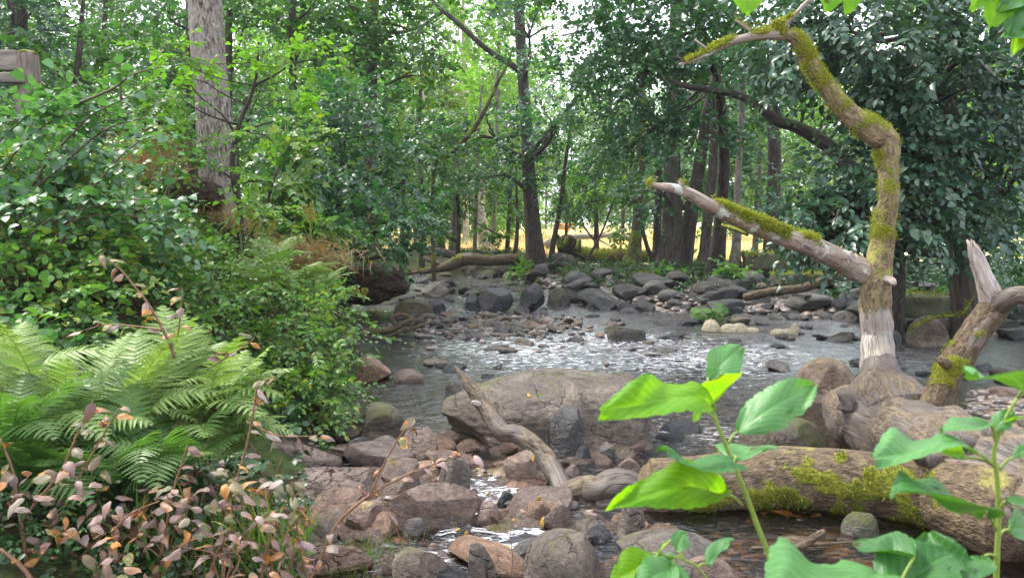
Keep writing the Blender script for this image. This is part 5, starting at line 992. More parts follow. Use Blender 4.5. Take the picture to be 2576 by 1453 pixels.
shrub('leafy_shrub', 'broad-leaved arching shrub at the left edge, its long canes pointing up right', 'shrub',
      [[(-40, 620), (0, 450), (60, 360), (140, 300), (240, 270)], [(40, 560), (110, 420), (190, 330), (230, 290), (330, 240), (390, 205)], [(60, 500), (150, 420), (260, 330), (350, 300), (420, 295)], [(200, 260), (290, 220), (330, 190), (400, 170), (460, 165)], [(305, 250), (303, 220), (300, 185), (305, 160)], [(-60, 500), (-20, 380), (60, 300), (140, 250)]], 6.4, 'lf_cane', ls=.10, seed=401, rad=8,
      fill=[PX(70, 330, 6.6, 220, 40, .4, 18), PX(170, 350, 6.8, 260, 80, .5, 36), PX(60, 420, 6.6, 260, 120, .5, 44), PX(260, 280, 6.9, 120, 40, .4, 8)])
shrub('leafy_shrub', 'shrub with a long cane arching right over the dry grass tussock', 'shrub', [[(140, 640), (200, 520), (270, 430), (330, 370), (380, 345), (430, 335)], [(0, 700), (60, 610), (140, 545), (240, 520), (320, 505), (400, 500), (450, 510)], [(90, 660), (180, 560), (300, 540), (400, 560), (450, 575)]], 6.0, 'lf_cane', ls=.095, seed=403, rad=7,
      fill=[PX(120, 500, 6.2, 300, 70, .45, 34), PX(310, 540, 6.3, 200, 40, .4, 18), PX(400, 580, 6.2, 120, 30, .3, 9)])
shrub('leafy_shrub', 'dense small-leaved dark shrub low on the left bank', 'shrub', [[(100, 900), (130, 780), (200, 680)], [(300, 860), (330, 760), (380, 690)]], 6.2, 'lf_bush', ls=.075, seed=405, fill=[PX(80, 640, 6.3, 300, 120, .5, 90), PX(260, 620, 6.4, 300, 110, .5, 90), PX(120, 740, 6.0, 320, 120, .5, 90), PX(330, 700, 6.2, 260, 110, .5, 70), PX(220, 820, 5.8, 340, 110, .5, 80), PX(30, 850, 5.6, 200, 120, .5, 40), PX(430, 660, 6.8, 160, 60, .4, 26)])
shrub('leafy_shrub', 'lighter small-leaved shrub on the slope below the fence', 'shrub', [[(140, 600), (170, 500), (220, 430)], [(420, 520), (430, 440), (450, 390)]], 7.2, 'lf_bush', ls=.075, seed=407, fill=[PX(120, 420, 7.4, 300, 100, .5, 90), PX(290, 400, 7.6, 200, 50, .4, 24), PX(210, 500, 7.0, 320, 90, .5, 90), PX(380, 340, 7.9, 120, 40, .4, 16), PX(440, 400, 8.0, 60, 60, .4, 10)])
shrub('leafy_shrub', 'pale-tipped twiggy shrub just left of the big pale trunk', 'shrub', [[(470, 470), (480, 380), (470, 300), (480, 250)], [(500, 480), (490, 400), (460, 330)]], 8.8, 'lf_herb', ls=.07, seed=409, rad=5, fill=[PX(420, 265, 8.9, 110, 30, .3, 14), PX(400, 310, 8.8, 120, 30, .3, 14), PX(450, 370, 8.8, 60, 70, .3, 12), PX(350, 235, 9.2, 130, 40, .4, 16)])
shrub('bramble_bush', 'rounded bright green bush overhanging the water from the left bank', 'bush', [[(720, 1090), (740, 960), (760, 860)], [(800, 1090), (820, 950), (850, 850)], [(600, 1060), (650, 930), (690, 850)]], 6.9, 'lf_bush', ls=.065, seed=411, kind='oval', tl=.3, fill=[PX(690, 850, 7.2, 240, 160, .5, 150), PX(800, 840, 7.2, 190, 170, .5, 120), PX(640, 950, 6.8, 240, 150, .5, 120), PX(770, 960, 6.8, 230, 170, .5, 150), PX(830, 1000, 6.7, 130, 130, .4, 60), PX(700, 1040, 6.4, 260, 110, .45, 90), PX(800, 760, 7.8, 160, 90, .4, 50), PX(600, 800, 7.4, 200, 120, .4, 60)])
shrub('bramble_bush', 'pale green weedy bush above the autumn leaves, in front of the dark small-leaved shrub', 'bush', [[(430, 900), (440, 800), (460, 720)], [(520, 900), (530, 800), (540, 720)]], 6.2, 'lf_herb', ls=.055, seed=413, kind='oval', tl=.28, fill=[PX(440, 720, 6.6, 220, 110, .4, 60), PX(550, 720, 6.9, 220, 110, .4, 60), PX(480, 820, 6.0, 260, 110, .4, 60), PX(620, 650, 7.6, 240, 80, .4, 40), PX(560, 620, 7.8, 220, 80, .4, 36)])
shrub('ivy_thicket', 'dark heart-leaved thicket above the near ferns', 'bush', [[(60, 1000), (80, 900), (120, 820)]], 5.2, 'lf_cane', ls=.075, seed=415, fill=[PX(80, 880, 5.3, 260, 110, .35, 46), PX(200, 900, 5.2, 220, 90, .35, 34), PX(30, 780, 5.5, 180, 90, .35, 26)])
# ivy and herbs over the slopes
def cover(name, label, X, Y_, leafm, ls, kind, rs, lift=.06, tl=.18, L=6):
    z = hgt(X, Y_) + lift * rs.rand(len(X)); C = np.stack([X, Y_, z], -1); D = np.stack([rs.normal(0, 1, len(X)), rs.normal(0, 1, len(X)) - .3, .5 + 0 * X], -1); mb = MB()
    sprays(mb, rs, C, D, L, tl, ls, .25, .35, kind); mb.build(name, M[leafm], kind='stuff', label=label)
X = ra.uniform(-11, -1.0, 9000); Y_ = ra.uniform(3.5, 26, 9000); m_ = X < edgeL(Y_) - .15; X, Y_ = X[m_], Y_[m_]
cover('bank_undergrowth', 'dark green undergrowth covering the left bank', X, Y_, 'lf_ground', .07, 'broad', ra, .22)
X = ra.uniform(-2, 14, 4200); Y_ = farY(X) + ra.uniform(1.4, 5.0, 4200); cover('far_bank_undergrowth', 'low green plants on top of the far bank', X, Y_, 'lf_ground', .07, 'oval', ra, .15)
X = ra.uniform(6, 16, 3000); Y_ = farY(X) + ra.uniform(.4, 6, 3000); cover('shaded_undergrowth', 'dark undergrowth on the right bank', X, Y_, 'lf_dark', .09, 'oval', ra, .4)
mb = MB(); X = ra.normal(-4.1, .8, 5000); Y_ = ra.normal(9.2, .8, 5000); blades(mb, X, Y_, .12 + .2 * ra.rand(5000), .012, ra, .6)
X = ra.normal(-3.4, .4, 1500); Y_ = ra.normal(9.5, .3, 1500); blades(mb, X, Y_, .15 + .25 * ra.rand(1500), .012, ra, .6)
X = ra.normal(-1.05, .22, 3500); Y_ = ra.normal(4.15, .25, 3500); blades(mb, X, Y_, .05 + .12 * ra.rand(3500), .006, ra, .6)
mb.build('bank_grass', M['grass'], kind='stuff', label='green grass on the left bank slope')
# dead grass tussocks hanging over the soil face
def tussock(px, py, Y, label, n, ln, seed, sx=.4, m='drygrass'):
    rs = np.random.RandomState(seed); c = P(px, py, Y); p = c + rs.normal(0, 1, (n, 3)) * [sx, .2, .07]; d = norm(np.stack([rs.normal(0, .5, n), -.7 + rs.normal(0, .3, n), rs.normal(-.1, .6, n)], -1))
    mb = MB(); add_leaves(mb, p, d, norm(rs.normal(0, 1, (n, 3)) + [0, 0, 1]), ln * (.5 + rs.rand(n)), 'blade', .03); o = mb.build('grass_tussock', M[m], loc=c); o['label'] = label; o['category'] = 'grass tussock'
tussock(355, 425, 8.8, 'dry brown grass tussock hanging over the eroded soil face', 1800, .2, 1, .22)
tussock(390, 375, 9.3, 'straw-coloured grass tussock on the crest above the brown one', 900, .2, 2, .18)
tussock(545, 545, 9.4, 'withered grass at the foot of the big pale trunk', 900, .2, 3, .22)
tussock(740, 640, 9.5, 'orange-brown dead grass at the bank edge right of the big pale trunk', 1500, .28, 4, .32)
# ------------------------------------------------------------------ ferns
def frond_mesh(seed, L=.7, mat='fern', np_=20, curl=.35):
    rs = np.random.RandomState(seed); mb = MB(); t = np.linspace(.14, 1, np_)
    def rach(t): return np.stack([0 * t + .03 * np.sin(t * 3) * L, t * L * (1 - curl * .25 * t), L * (.10 * t + .32 * t - curl * 1.05 * t ** 2.2)], -1)
    pos = rach(t); T = norm(np.gradient(rach(np.linspace(0, 1, 60)), axis=0)); T = T[(t * 59).astype(int)]
    tt = np.linspace(0, 1, 14); tube(mb, rach(tt), .006 * L * (1.1 - tt), 4, .05, rough=0)
    pl = L * .30 * np.sin(np.pi * np.clip(t * .93 + .05, 0, 1)) ** .8 * (1 - .25 * t)
    for k in range(np_):
        for sg in (-1, 1):
            d = norm(np.array([sg, 0, 0.]) * .9 + T[k] * .42 + rs.normal(0, .06, 3)); nrm = norm(np.cross(np.array([1, 0, 0.]), T[k])); wd = norm(np.cross(nrm, d)); m = max(6, int(7 + 14 * pl[k] / (L * .3)))
            u = np.linspace(0, 1, m); c = pos[k] + d * (u * pl[k])[:, None] + np.array([0, 0, -1.]) * ((u ** 2) * pl[k] * .2)[:, None]
            hw = (L / np_) * .40 * (1 - u) ** .7 * np.where(np.arange(m) % 2, 1.25, .5) + .0006; sh = d * (np.where(np.arange(m) % 2, 1., 0.) * .35 * L / np_)[:, None]
            v = np.stack([c + wd * hw[:, None] + sh + nrm * (hw * .3)[:, None], c, c - wd * hw[:, None] + sh + nrm * (hw * .3)[:, None]], 1).reshape(-1, 3)
            i = np.arange(m - 1)[:, None] * 3; mb.add(v, [np.concatenate([i + [0, 1, 4, 3], i + [1, 2, 5, 4]])])
    return mb.mesh('frond', M[mat], smooth=False)
FM = {m: [frond_mesh(k, .7, m, curl=c) for k, c in enumerate((.25, .4, .55, .7))] for m in ('fern', 'frond_dark')}
rfn = np.random.RandomState(61)
def fern(px, py, Y, label, n=11, s=1.0, m='fern', face=None, z=None):
    c = P(px, py, Y); t = empty('fern', c, label, 'fern', None); n = int(n * 1.1)
    for k in range(n):
        o = bpy.data.objects.new('frond', FM[m][rfn.randint(4)]); col.objects.link(o); o.parent = t
        a = (rfn.rand() * 6.28) if face is None else face + rfn.normal(0, .8)
        o.rotation_euler = (rfn.uniform(.15, .95), rfn.normal(0, .15), a); q = s * rfn.uniform(.6, 1.02); o.scale = (q, q, q); o.location = rfn.normal(0, .03, 3)
for a in [(40, 1010, 4.0, 'upright fern at the left edge, tallest of the near ferns', 12, 1.0, 'fern', .2), (120, 1090, 3.9, 'fern at the left edge right below the tallest one', 12, .95, 'fern', None), (230, 1010, 4.2, 'fern behind the grey-topped leaf spray, second from the left', 12, .95, 'fern', -.3), (330, 1090, 4.0, 'broad fern in the middle of the near fern bed', 14, 1.0, 'fern', -.5),
          (420, 1040, 4.3, 'fern with long fronds pointing up right, above the autumn leaves', 12, 1.1, 'fern', -.8), (500, 1100, 4.2, 'fern reaching toward the flat pink shelf', 12, .95, 'fern', -1.1), (560, 1140, 4.2, 'small fern at the right end of the fern bed', 9, .7, 'fern', -1.3), (140, 1220, 3.6, 'dark shaded fern low at the left', 12, .9, 'frond_dark', None), (300, 1220, 3.7, 'dark shaded fern under the broad fern', 12, .9, 'frond_dark', None), (420, 1200, 3.8, 'dark shaded fern behind the dense autumn leaves', 11, .85, 'frond_dark', None), (20, 1150, 3.6, 'dark shaded fern cut by the left picture edge', 10, .9, 'frond_dark', None),
          (640, 760, 8.0, 'tall bank fern left of the rounded bush top', 12, 1.1, 'fern', None), (730, 740, 8.2, 'bank fern right above the rounded bush', 12, 1.1, 'fern', None), (800, 770, 8.2, 'bank fern overhanging the water, rightmost of the bank ferns', 11, .9, 'fern', -1.2), (560, 780, 7.6, 'bank fern leftmost of those above the rounded bush', 10, .95, 'frond_dark', None), (690, 690, 8.8, 'highest bank fern, below the orange-brown dead grass', 10, 1.0, 'fern', None)]:
    fern(*a)
# yellowish flower spikes
def spike(px, py, Y, h, label, seed, k=4):
    rs = np.random.RandomState(seed); b = P(px, py, Y); t = empty('flowering_herb', b, label, 'plant')
    for q in range(k):
        fl, stm = MB(), MB(); e = b + [rs.normal(0, .10), rs.normal(0, .08), h * (.8 + .3 * rs.rand())]; mid = (b + e) / 2 + rs.normal(0, .02, 3); tube(stm, [b, mid, e], [.004, .003, .001], 5, .05, rough=0)
        n = 110; u = .55 + .45 * rs.rand(n); sp_r = (1.05 - u) * .16 * (h / .5) + .01; p = b + (e - b) * u[:, None] + norm(rs.normal(0, 1, (n, 3)) + [0, 0, .5]) * (sp_r * rs.rand(n))[:, None]
        add_leaves(fl, p, norm(rs.normal(0, 1, (n, 3)) + [0, 0, .6]), norm(rs.normal(0, 1, (n, 3))), .018, 'round', 1.1)
        so = stm.build('stem', M['sap_stem'], t); fl.build('flower_head', M['flower'], so)
for k, (x, y, Y, h, lab) in enumerate([(610, 650, 8.2, .5, 'yellowish flower spikes right below the big pale trunk'), (660, 640, 8.3, .45, 'yellowish flower spikes between the trunk-foot ones and the tall right one'), (780, 600, 8.3, .35, 'tallest yellow flower spike leaning right toward the stream'), (350, 660, 6.9, .35, 'yellow-green flower spikes in front of the dark shrub'), (400, 670, 6.9, .28, 'smaller yellow-green spikes right of those in front of the dark shrub'), (915, 760, 9.5, .18, 'small yellow spikes leaning over the left waterline'), (330, 720, 6.4, .25, 'low yellow-green spikes near the upright autumn stem')]):
    spike(x, y, Y, h, lab, k)
# water plant with large round leaves
rb = np.random.RandomState(12); b = G(1800, 812); t = empty('butterbur_plant', b, 'low clump of big round green leaves growing in the stream beside the foam', 'plant')
lm, sm = MB(), MB()
for k in range(26):
    e = P(rb.uniform(1745, 1842), rb.uniform(764, 806), b[1] + rb.uniform(0, .35)); tube(sm, [b + [0, .15, 0], (b + e) / 2 + [0, 0, .04], e], [.006, .005, .004], 5, .05)
    d = norm([e[0] - b[0] + rb.normal(0, .1), -.3 + rb.normal(0, .3), -.15]); add_leaves(lm, e[None] - d * .06, d[None], norm([[rb.normal(0, .3), -.5, 1]]), np.array([.19]), 'round', 1.25)
sm.build('stems', M['sap_stem'], t); lm.build('foliage', M['lf_herb'], t)
for k, (x, y, Y, lab) in enumerate([(1740, 720, 18.2, 'leafy weed hanging over the mossy ledge end'), (1660, 700, 19, 'leafy weed rooted under the mossy ledge'), (1870, 690, 17.2, 'green weed at the left corner of the rectangular stone block'), (1320, 690, 23, 'leafy sprig at the foot of the central dark alder'), (1230, 600, 27, 'leafy weeds in front of the pale leaning birches'), (2290, 760, 13.2, 'fern-like weed on the dark right bank'), (1560, 600, 26, 'bright weed before the pasture beside the stout trunk'), (1780, 620, 22, 'bright green weeds between the slim trunk and the pale stem'), (1100, 590, 29, 'low leafy bush at the left end of the pasture')]):
    shrub('leafy_weed', lab, 'plant', [[(x, y + 20), (x + 5, y), (x + 12, y - 20)]], Y, 'lf_herb', 'sap_stem', .06 + .003 * Y, fill=[PX(x, y - 10, Y, 90, 45, .4, 26)], seed=500 + k, kind='oval', rad=3, tl=.3)

# ------------------------------------------------------------------ detailed leaves: autumn shrub and foreground saplings
VEIN = [None]
def big_leaf(base, tip, up, wid=.75, nu=20, nv=9, bend=.12, fold=.12, serr=.035, pleat=.012, curl=0.0, tipw=.8, seed=0, roll=0.0, point=False):
    base, tip = np.array(base, float), np.array(tip, float); Ln = np.linalg.norm(tip - base); y = (tip - base) / Ln; x = norm(np.cross(y, norm(up))); z = np.cross(x, y)
    c_, s_ = math.cos(roll), math.sin(roll); x, z = x * c_ + z * s_, z * c_ - x * s_
    u = np.linspace(0, 1, nu); v = np.linspace(-1, 1, nv); U, V_ = np.meshgrid(u, v, indexing='ij')
    w = wid / 2 * np.sin(np.pi * U ** tipw * .97 + .03) ** .75
    if point: w = wid / 2 * 2.05 * (1 - U + 1e-4) ** .85 * (U + .015) ** .5
    te = 1 + serr * (1.6 * np.abs(np.sin(U * 27)) + .8 * np.abs(np.sin(U * 61))) * (np.abs(V_) > .9) - serr + .04 * np.sin(U * 11 + seed) - .22 * np.clip(np.sin(U * 6.3 + seed * 2.1) - .86, 0, 1) * 5 * (np.abs(V_) > .6) * (np.sign(V_) == np.sign(np.sin(seed * 9 + .3)))
    X_ = V_ * w * te; side = np.abs(X_) / (wid / 2 + 1e-6)
    Z = .035 * np.sin(U * 9 + 4 * V_ * U + seed * 2) * np.abs(V_) + .05 * np.clip(U - .75, 0, 1) * np.sin(seed * 5) * 4 * U + bend * 4 * U * (1 - U) * .5 - bend * U * U + fold * side * (1 + .3 * np.sin(seed)) - curl * side ** 2 + pleat * np.cos((U * 1.0 - .45 * side) * 2 * np.pi * 8) * np.minimum(side * 3, 1) + .03 * np.sin(U * 7 + V_ * 2.5 + seed)
    p = base + Ln * (U[..., None] * y + X_[..., None] * x + Z[..., None] * z)
    VEIN[0] = np.maximum(np.clip(np.cos((U * 1.0 - .45 * side) * 2 * np.pi * 8) * 4 - 3, 0, 1), np.clip(1.6 - side * 24, 0, 1)).ravel()
    return p.reshape(-1, 3), gridfaces(nv, nu)
# autumn shrub
rr_ = np.random.RandomState(99)
aut = empty('autumn_shrub', G(300, 1500, .1), 'straggly shrub with drooping mauve, brown and orange spotted leaves in the left foreground', 'shrub')
canes = [[(75, 1470, 14, 3.2), (66, 1400, 12, 3.2), (55, 1327, 10, 3.2), (42, 1250, 9, 3.2), (30, 1177, 7, 3.2), (0, 1102, 4, 3.2)], [(55, 1310, 8, 3.2), (100, 1250, 7, 3.2), (150, 1191, 6, 3.2), (195, 1090, 5, 3.2), (235, 1006, 3, 3.2)], [(110, 1400, 8, 3.3), (150, 1300, 7, 3.3), (195, 1207, 6, 3.3), (250, 1110, 5, 3.3), (300, 1026, 3, 3.3)],
         [(405, 1400, 8, 3.3), (420, 1310, 7, 3.3), (440, 1217, 6, 3.3), (460, 1160, 5, 3.3), (470, 1120, 3, 3.3)], [(440, 900, 9, 4.0), (425, 861, 8, 4.0), (400, 810, 7, 4.0), (370, 760, 6, 4.0), (340, 722, 5, 4.0), (300, 675, 4, 4.0), (250, 640, 3, 4.0)], [(430, 910, 6, 4.1), (446, 850, 5, 4.1), (455, 780, 4, 4.1), (458, 726, 3, 4.1)], [(410, 830, 5, 4.0), (340, 820, 4, 4.0), (270, 815, 3, 4.0), (215, 830, 2, 4.0)],
         [(560, 1300, 7, 3.5), (576, 1252, 7, 3.5), (600, 1190, 6, 3.5), (620, 1120, 6, 3.5), (640, 1020, 5, 3.5), (651, 966, 4, 3.5), (696, 946, 2, 3.5)], [(765, 1480, 10, 3.3), (800, 1420, 9, 3.3), (850, 1315, 8, 3.3), (930, 1245, 6, 3.3), (1000, 1205, 5, 3.3), (1080, 1170, 4, 3.3), (1190, 1140, 2, 3.3)], [(930, 1245, 6, 3.3), (960, 1180, 5, 3.3), (1000, 1105, 4, 3.3), (1045, 1050, 2, 3.3)], [(950, 1230, 4, 3.3), (968, 1265, 3, 3.3), (985, 1310, 2, 3.3)],
         [(780, 1470, 6, 3.4), (760, 1400, 5, 3.4), (745, 1310, 4, 3.4), (735, 1210, 3, 3.4)], [(620, 1060, 4, 3.6), (700, 1095, 3, 3.6), (800, 1095, 2, 3.6)], [(520, 930, 4, 4.0), (600, 880, 4, 4.0), (640, 850, 2, 4.0)], [(280, 1340, 6, 3.1), (330, 1290, 5, 3.1), (400, 1260, 3, 3.1)], [(0, 1380, 9, 3.0), (60, 1430, 12, 3.0), (90, 1480, 14, 3.0)], [(520, 1480, 8, 3.2), (540, 1400, 6, 3.2), (580, 1330, 4, 3.2)], [(655, 1470, 6, 3.3), (670, 1380, 5, 3.3), (700, 1300, 3, 3.3)], [(1285, 1453, 3, 3.8), (1290, 1400, 3, 3.8), (1284, 1340, 2, 3.8), (1300, 1280, 2, 3.8)]]
sm = MB(); leaves_ = []
for k, c in enumerate(canes):
    pp, r0 = PL(c); s1 = MB(); tube(s1, pp, r0, 7, .03, rough=.06, seed=k); s1.build('stem', M['twig_red'], aut)
    n = max(3, int(np.linalg.norm(np.diff(pp, axis=0), axis=1).sum() / .055)); C = catmull(pp, n + 2)[2:]
    for q, pt in enumerate(C):
        if k in (18,) and q < n - 2: continue
        leaves_.append((pt, rr_.normal(0, 1, 3)))
for k in range(330):
    px, py = rr_.uniform(230, 760), rr_.uniform(1150, 1453)
    if py < 1150 + (abs(px - 560) * .35) or rr_.rand() < .15: py = rr_.uniform(1270, 1460)
    if px < 330 and rr_.rand() < .4: continue
    leaves_.append((P(px, py, rr_.uniform(3.1, 3.9)), rr_.normal(0, 1, 3)))
for k in range(90): leaves_.append((P(rr_.uniform(0, 330), rr_.uniform(1180, 1453), rr_.uniform(2.9, 3.5)), rr_.normal(0, 1, 3)))
lm = MB(); ax = norm(np.array([.4, -.3, .2]))
for k, (pt, r) in enumerate(leaves_):
    d = norm(r * [1, .8, .45] + [0.2, -.2, -.32]); s = rr_.uniform(.048, .086); st_ = pt + d * .012
    v, f = big_leaf(st_, st_ + d * s, norm([rr_.normal(0, .35), rr_.normal(0, .35) - .25, 1]), rr_.uniform(.5, .72), 8, 5, rr_.uniform(.0, .4), rr_.uniform(-.05, .2), 0, 0, rr_.uniform(0, .4), seed=k, point=True); lm.add(v, [f])
for (cx, cy3, Y) in [(480, 1330, 3.5), (620, 1250, 3.7), (680, 1360, 3.4), (400, 1380, 3.3), (560, 1420, 3.2), (250, 1350, 3.3)]:
    for q in range(5):
        pts = PL([(cx, 1480, 7, Y), ((cx + rr_.normal(0, 40)), 1400, 5, Y), (cx + rr_.normal(0, 90), cy3 - rr_.uniform(0, 110), 2, Y)]); s1 = MB(); tube(s1, pts[0], pts[1], 6, .04, rough=.05); s1.build('stem', M['twig_red'], aut)
lm.build('foliage', M['lf_red'], aut)
gm = MB(); nb_ = 520; gp = np.array([P(rr_.uniform(120, 780), rr_.uniform(1330, 1500), rr_.uniform(3.4, 4.1)) for _ in range(nb_)]); gd = norm(np.stack([rr_.normal(0, .35, nb_), rr_.normal(-.1, .3, nb_), np.ones(nb_)], -1))
add_leaves(gm, gp, gd, norm(rr_.normal(0, 1, (nb_, 3))), .12 + .2 * rr_.rand(nb_), 'blade', .045); gm.build('green_blades', M['grass'], kind='stuff', label='long green grass blades growing up through the autumn shrub')
gm = MB(); X = rr_.uniform(-2.4, -.5, 1500); Y_ = rr_.uniform(3.0, 4.6, 1500); m_ = X < edgeL(Y_) - .1; X, Y_ = X[m_], Y_[m_]
C = np.stack([X, Y_, hgt(X, Y_) + .22 * rr_.rand(len(X))], -1); sprays(gm, rr_, C, np.stack([rr_.normal(0, 1, len(X)), rr_.normal(0, 1, len(X)), .6 + 0 * X], -1), 6, .12, .035, .2, .4, 'oval'); gm.build('herb_layer', M['lf_ground'], kind='stuff', label='low green herbs under the ferns and the autumn shrub')

def sapling(label, stem, leaves, Y, stemw=9):
    pp, r0 = PL([(x, y, stemw * (1 - .55 * i / len(stem)), Y) for i, (x, y) in enumerate(stem)]); t = empty('alder_sapling', pp[0], label, 'sapling')
    mb = MB(); tube(mb, pp, r0, 12, .01, rough=.05)
    for k, (sx, sy, bx, by, tx, ty, dY, wid, mat, roll, bend) in enumerate(leaves):
        a = P(sx, sy, Y); b = P(bx, by, Y + dY * .2); e = P(tx, ty, Y + dY); m_ = (a + b) / 2 + [0, 0, .004]
        tube(mb, [a, m_, b], [.0022, .0018, .0016], 8, .01, rough=0)
        lb = MB(); v, f = big_leaf(b, e, (0, -.35, 1), wid, 90, 33, bend * (.8 + .5 * math.sin(k * 2.3)), .10 + .05 * math.sin(k * 1.3), (.05), .0018, curl=.06 + .06 * math.sin(k * 3.1), seed=k * 1.7, roll=roll, tipw=.85); lb.add(v, [f], vein=VEIN[0]); lb.build('leaf', M[mat], t)
    mb.build('stem', M['sap_stem'], t); return t
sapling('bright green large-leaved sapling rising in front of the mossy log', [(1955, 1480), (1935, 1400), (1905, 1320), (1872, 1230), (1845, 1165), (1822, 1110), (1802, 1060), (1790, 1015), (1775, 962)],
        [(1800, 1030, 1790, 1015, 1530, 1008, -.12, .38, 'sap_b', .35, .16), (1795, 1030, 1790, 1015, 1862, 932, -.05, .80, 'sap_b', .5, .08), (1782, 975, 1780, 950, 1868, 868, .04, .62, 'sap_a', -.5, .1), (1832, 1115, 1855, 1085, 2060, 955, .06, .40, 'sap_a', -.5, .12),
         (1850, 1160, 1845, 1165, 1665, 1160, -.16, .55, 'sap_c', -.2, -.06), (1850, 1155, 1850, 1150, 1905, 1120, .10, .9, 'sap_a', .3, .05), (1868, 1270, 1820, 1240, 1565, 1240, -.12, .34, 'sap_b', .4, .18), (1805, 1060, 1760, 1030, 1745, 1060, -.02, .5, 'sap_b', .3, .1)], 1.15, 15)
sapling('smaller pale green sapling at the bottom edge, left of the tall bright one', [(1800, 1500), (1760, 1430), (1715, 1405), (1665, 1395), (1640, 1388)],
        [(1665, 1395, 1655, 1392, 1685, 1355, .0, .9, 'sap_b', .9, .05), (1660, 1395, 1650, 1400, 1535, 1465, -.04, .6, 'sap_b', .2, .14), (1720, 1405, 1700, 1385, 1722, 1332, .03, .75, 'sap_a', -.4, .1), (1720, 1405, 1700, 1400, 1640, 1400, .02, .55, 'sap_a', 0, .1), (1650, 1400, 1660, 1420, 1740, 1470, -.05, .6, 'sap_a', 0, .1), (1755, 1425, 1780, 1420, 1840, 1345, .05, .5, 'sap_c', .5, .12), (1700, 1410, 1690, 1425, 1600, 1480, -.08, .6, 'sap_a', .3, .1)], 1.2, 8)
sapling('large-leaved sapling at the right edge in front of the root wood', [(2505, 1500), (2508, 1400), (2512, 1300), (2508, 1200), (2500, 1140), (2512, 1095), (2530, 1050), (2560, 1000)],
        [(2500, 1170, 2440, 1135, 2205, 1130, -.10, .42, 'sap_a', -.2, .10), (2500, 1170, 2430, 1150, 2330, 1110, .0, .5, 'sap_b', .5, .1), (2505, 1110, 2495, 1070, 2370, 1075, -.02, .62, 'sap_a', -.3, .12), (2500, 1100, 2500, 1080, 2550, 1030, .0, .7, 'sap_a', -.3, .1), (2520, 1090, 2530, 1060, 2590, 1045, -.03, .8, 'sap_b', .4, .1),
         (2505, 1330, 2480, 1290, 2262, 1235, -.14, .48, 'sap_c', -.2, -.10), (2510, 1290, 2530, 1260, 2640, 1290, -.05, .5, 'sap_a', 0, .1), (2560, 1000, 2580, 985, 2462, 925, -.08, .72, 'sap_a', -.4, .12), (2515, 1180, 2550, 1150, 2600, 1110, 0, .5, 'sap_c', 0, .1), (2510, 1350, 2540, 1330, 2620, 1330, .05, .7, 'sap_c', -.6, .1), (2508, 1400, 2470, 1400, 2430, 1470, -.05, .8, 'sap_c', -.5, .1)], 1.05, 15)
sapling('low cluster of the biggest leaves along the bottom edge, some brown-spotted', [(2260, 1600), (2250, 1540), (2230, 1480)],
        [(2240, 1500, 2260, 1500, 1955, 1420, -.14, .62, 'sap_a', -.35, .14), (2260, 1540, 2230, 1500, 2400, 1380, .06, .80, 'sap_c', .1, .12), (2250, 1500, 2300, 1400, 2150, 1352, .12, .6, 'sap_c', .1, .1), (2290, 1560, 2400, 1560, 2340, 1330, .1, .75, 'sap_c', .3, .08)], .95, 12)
# overhead spray: leaves hanging into the top edge and the top right corner
oh = empty('overhanging_branch', P(2300, -260, 1.6), 'yellow-green leaves hanging into the top right corner from a branch overhead', 'branch')
sm = MB(); pp, r0 = PL([(2800, -200, 14, 1.7), (2640, -120, 12, 1.6), (2570, -60, 9, 1.6), (2480, -90, 8, 1.6), (2300, -90, 7, 1.6), (2100, -70, 6, 1.6), (1900, -60, 4, 1.6)]); tube(sm, pp, r0, 8, .04, rough=.08)
for k, (bx, by, tx, ty, wd, mt) in enumerate([(1878, -50, 1877, 26, .85, 'sap_b'), (2085, -50, 2085, 18, .8, 'sap_b'), (2138, -60, 2140, 24, .6, 'sap_b'), (2530, -60, 2500, 60, .6, 'sap_b'), (2560, -40, 2540, 85, .55, 'sap_c'), (2590, -30, 2520, 20, .5, 'sap_a'), (2580, 30, 2560, 120, .5, 'sap_b'), (2480, -40, 2450, 18, .5, 'sap_b'), (2610, 60, 2530, 90, .5, 'sap_a')]):
    a, e = P(bx, by, 1.6), P(tx, ty, 1.55); i = np.argmin(np.linalg.norm(pp - a, axis=1)); tube(sm, [pp[i], (pp[i] + a) / 2 + [0, 0, .01], a], [.003, .002, .0015], 6, .02, rough=0)
    v, f = big_leaf(a, e, (0, -1, .3), wd, 24, 15, .1, .1, .08, .01, seed=k); lb = MB(); lb.add(v, [f]); lb.build('leaf', M[mt], oh)
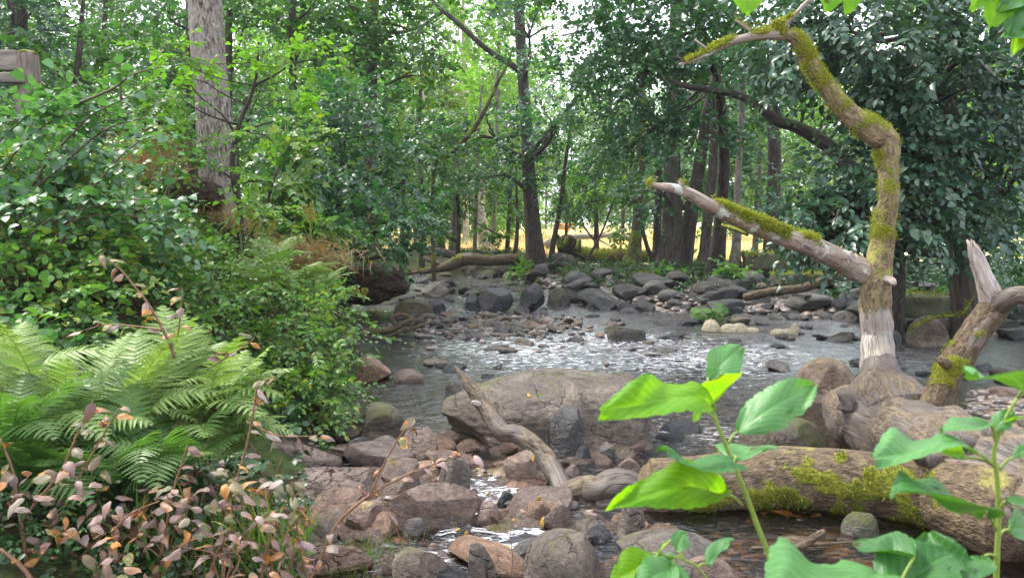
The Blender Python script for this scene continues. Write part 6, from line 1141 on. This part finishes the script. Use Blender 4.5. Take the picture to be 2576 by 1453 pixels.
sm.build('stem', M['twig'], oh)

# ------------------------------------------------------------------ fallen leaves resting on the stones of the near reach
bpy.context.view_layer.update(); dg = bpy.context.evaluated_depsgraph_get(); rl = np.random.RandomState(4); flm = []
for k in range(5):
    v, f = big_leaf((0, -.5, 0), (0, .5, 0), (0, 0, 1), .6, 9, 7, .1 + .05 * k, .1, 0, 0, .3, seed=k, point=True); mb = MB(); mb.add(v, [f]); flm.append(mb.mesh('fallen_leaf', M['fallen']))
k = 0
while k < 34:
    x, y = rl.uniform(-1.5, .9), rl.uniform(3.9, 6.6)
    hit, loc, nn, _, ob, _ = scene.ray_cast(dg, Vector((x, y, .5)), Vector((0, 0, -1)))
    k += 1
    if not hit or not any(t in ob.name for t in ('rock', 'stone', 'boulder', 'shelf', 'water')): continue
    o = bpy.data.objects.new('fallen_leaf', flm[k % 5]); col.objects.link(o); q = rl.uniform(.045, .075); o.scale = (q, q, q)
    r_ = nn.to_track_quat('Z', 'Y').to_euler(); r_.rotate_axis('Z', rl.rand() * 6.28); o.rotation_euler = r_; o.location = loc + nn * .006
    o['label'] = 'small orange-yellow fallen leaf lying on the stones of the near reach'; o['category'] = 'leaf'; o['group'] = 'fallen leaves of the near reach'
# ------------------------------------------------------------------ haze
bm = bmesh.new(); bmesh.ops.create_cube(bm, size=1.0); hz = bpy.data.meshes.new('haze'); bm.to_mesh(hz); bm.free()
ho = bpy.data.objects.new('haze', hz); col.objects.link(ho); ho.scale = (600, 640, 44); ho.location = (0, 170, 15.5); ho['kind'] = 'stuff'; ho['label'] = 'thin milky haze in the wood and over the pasture'
hm = bpy.data.materials.new('haze'); hm.use_nodes = True; ht = hm.node_tree; ht.nodes.clear(); hv = ht.nodes.new('ShaderNodeVolumePrincipled'); hv.inputs['Color'].default_value = (.92, .96, 1, 1); hv.inputs['Density'].default_value = .0006; hv.inputs['Anisotropy'].default_value = .3
ht.links.new(hv.outputs[0], ht.nodes.new('ShaderNodeOutputMaterial').inputs['Volume']); hz.materials.append(hm)
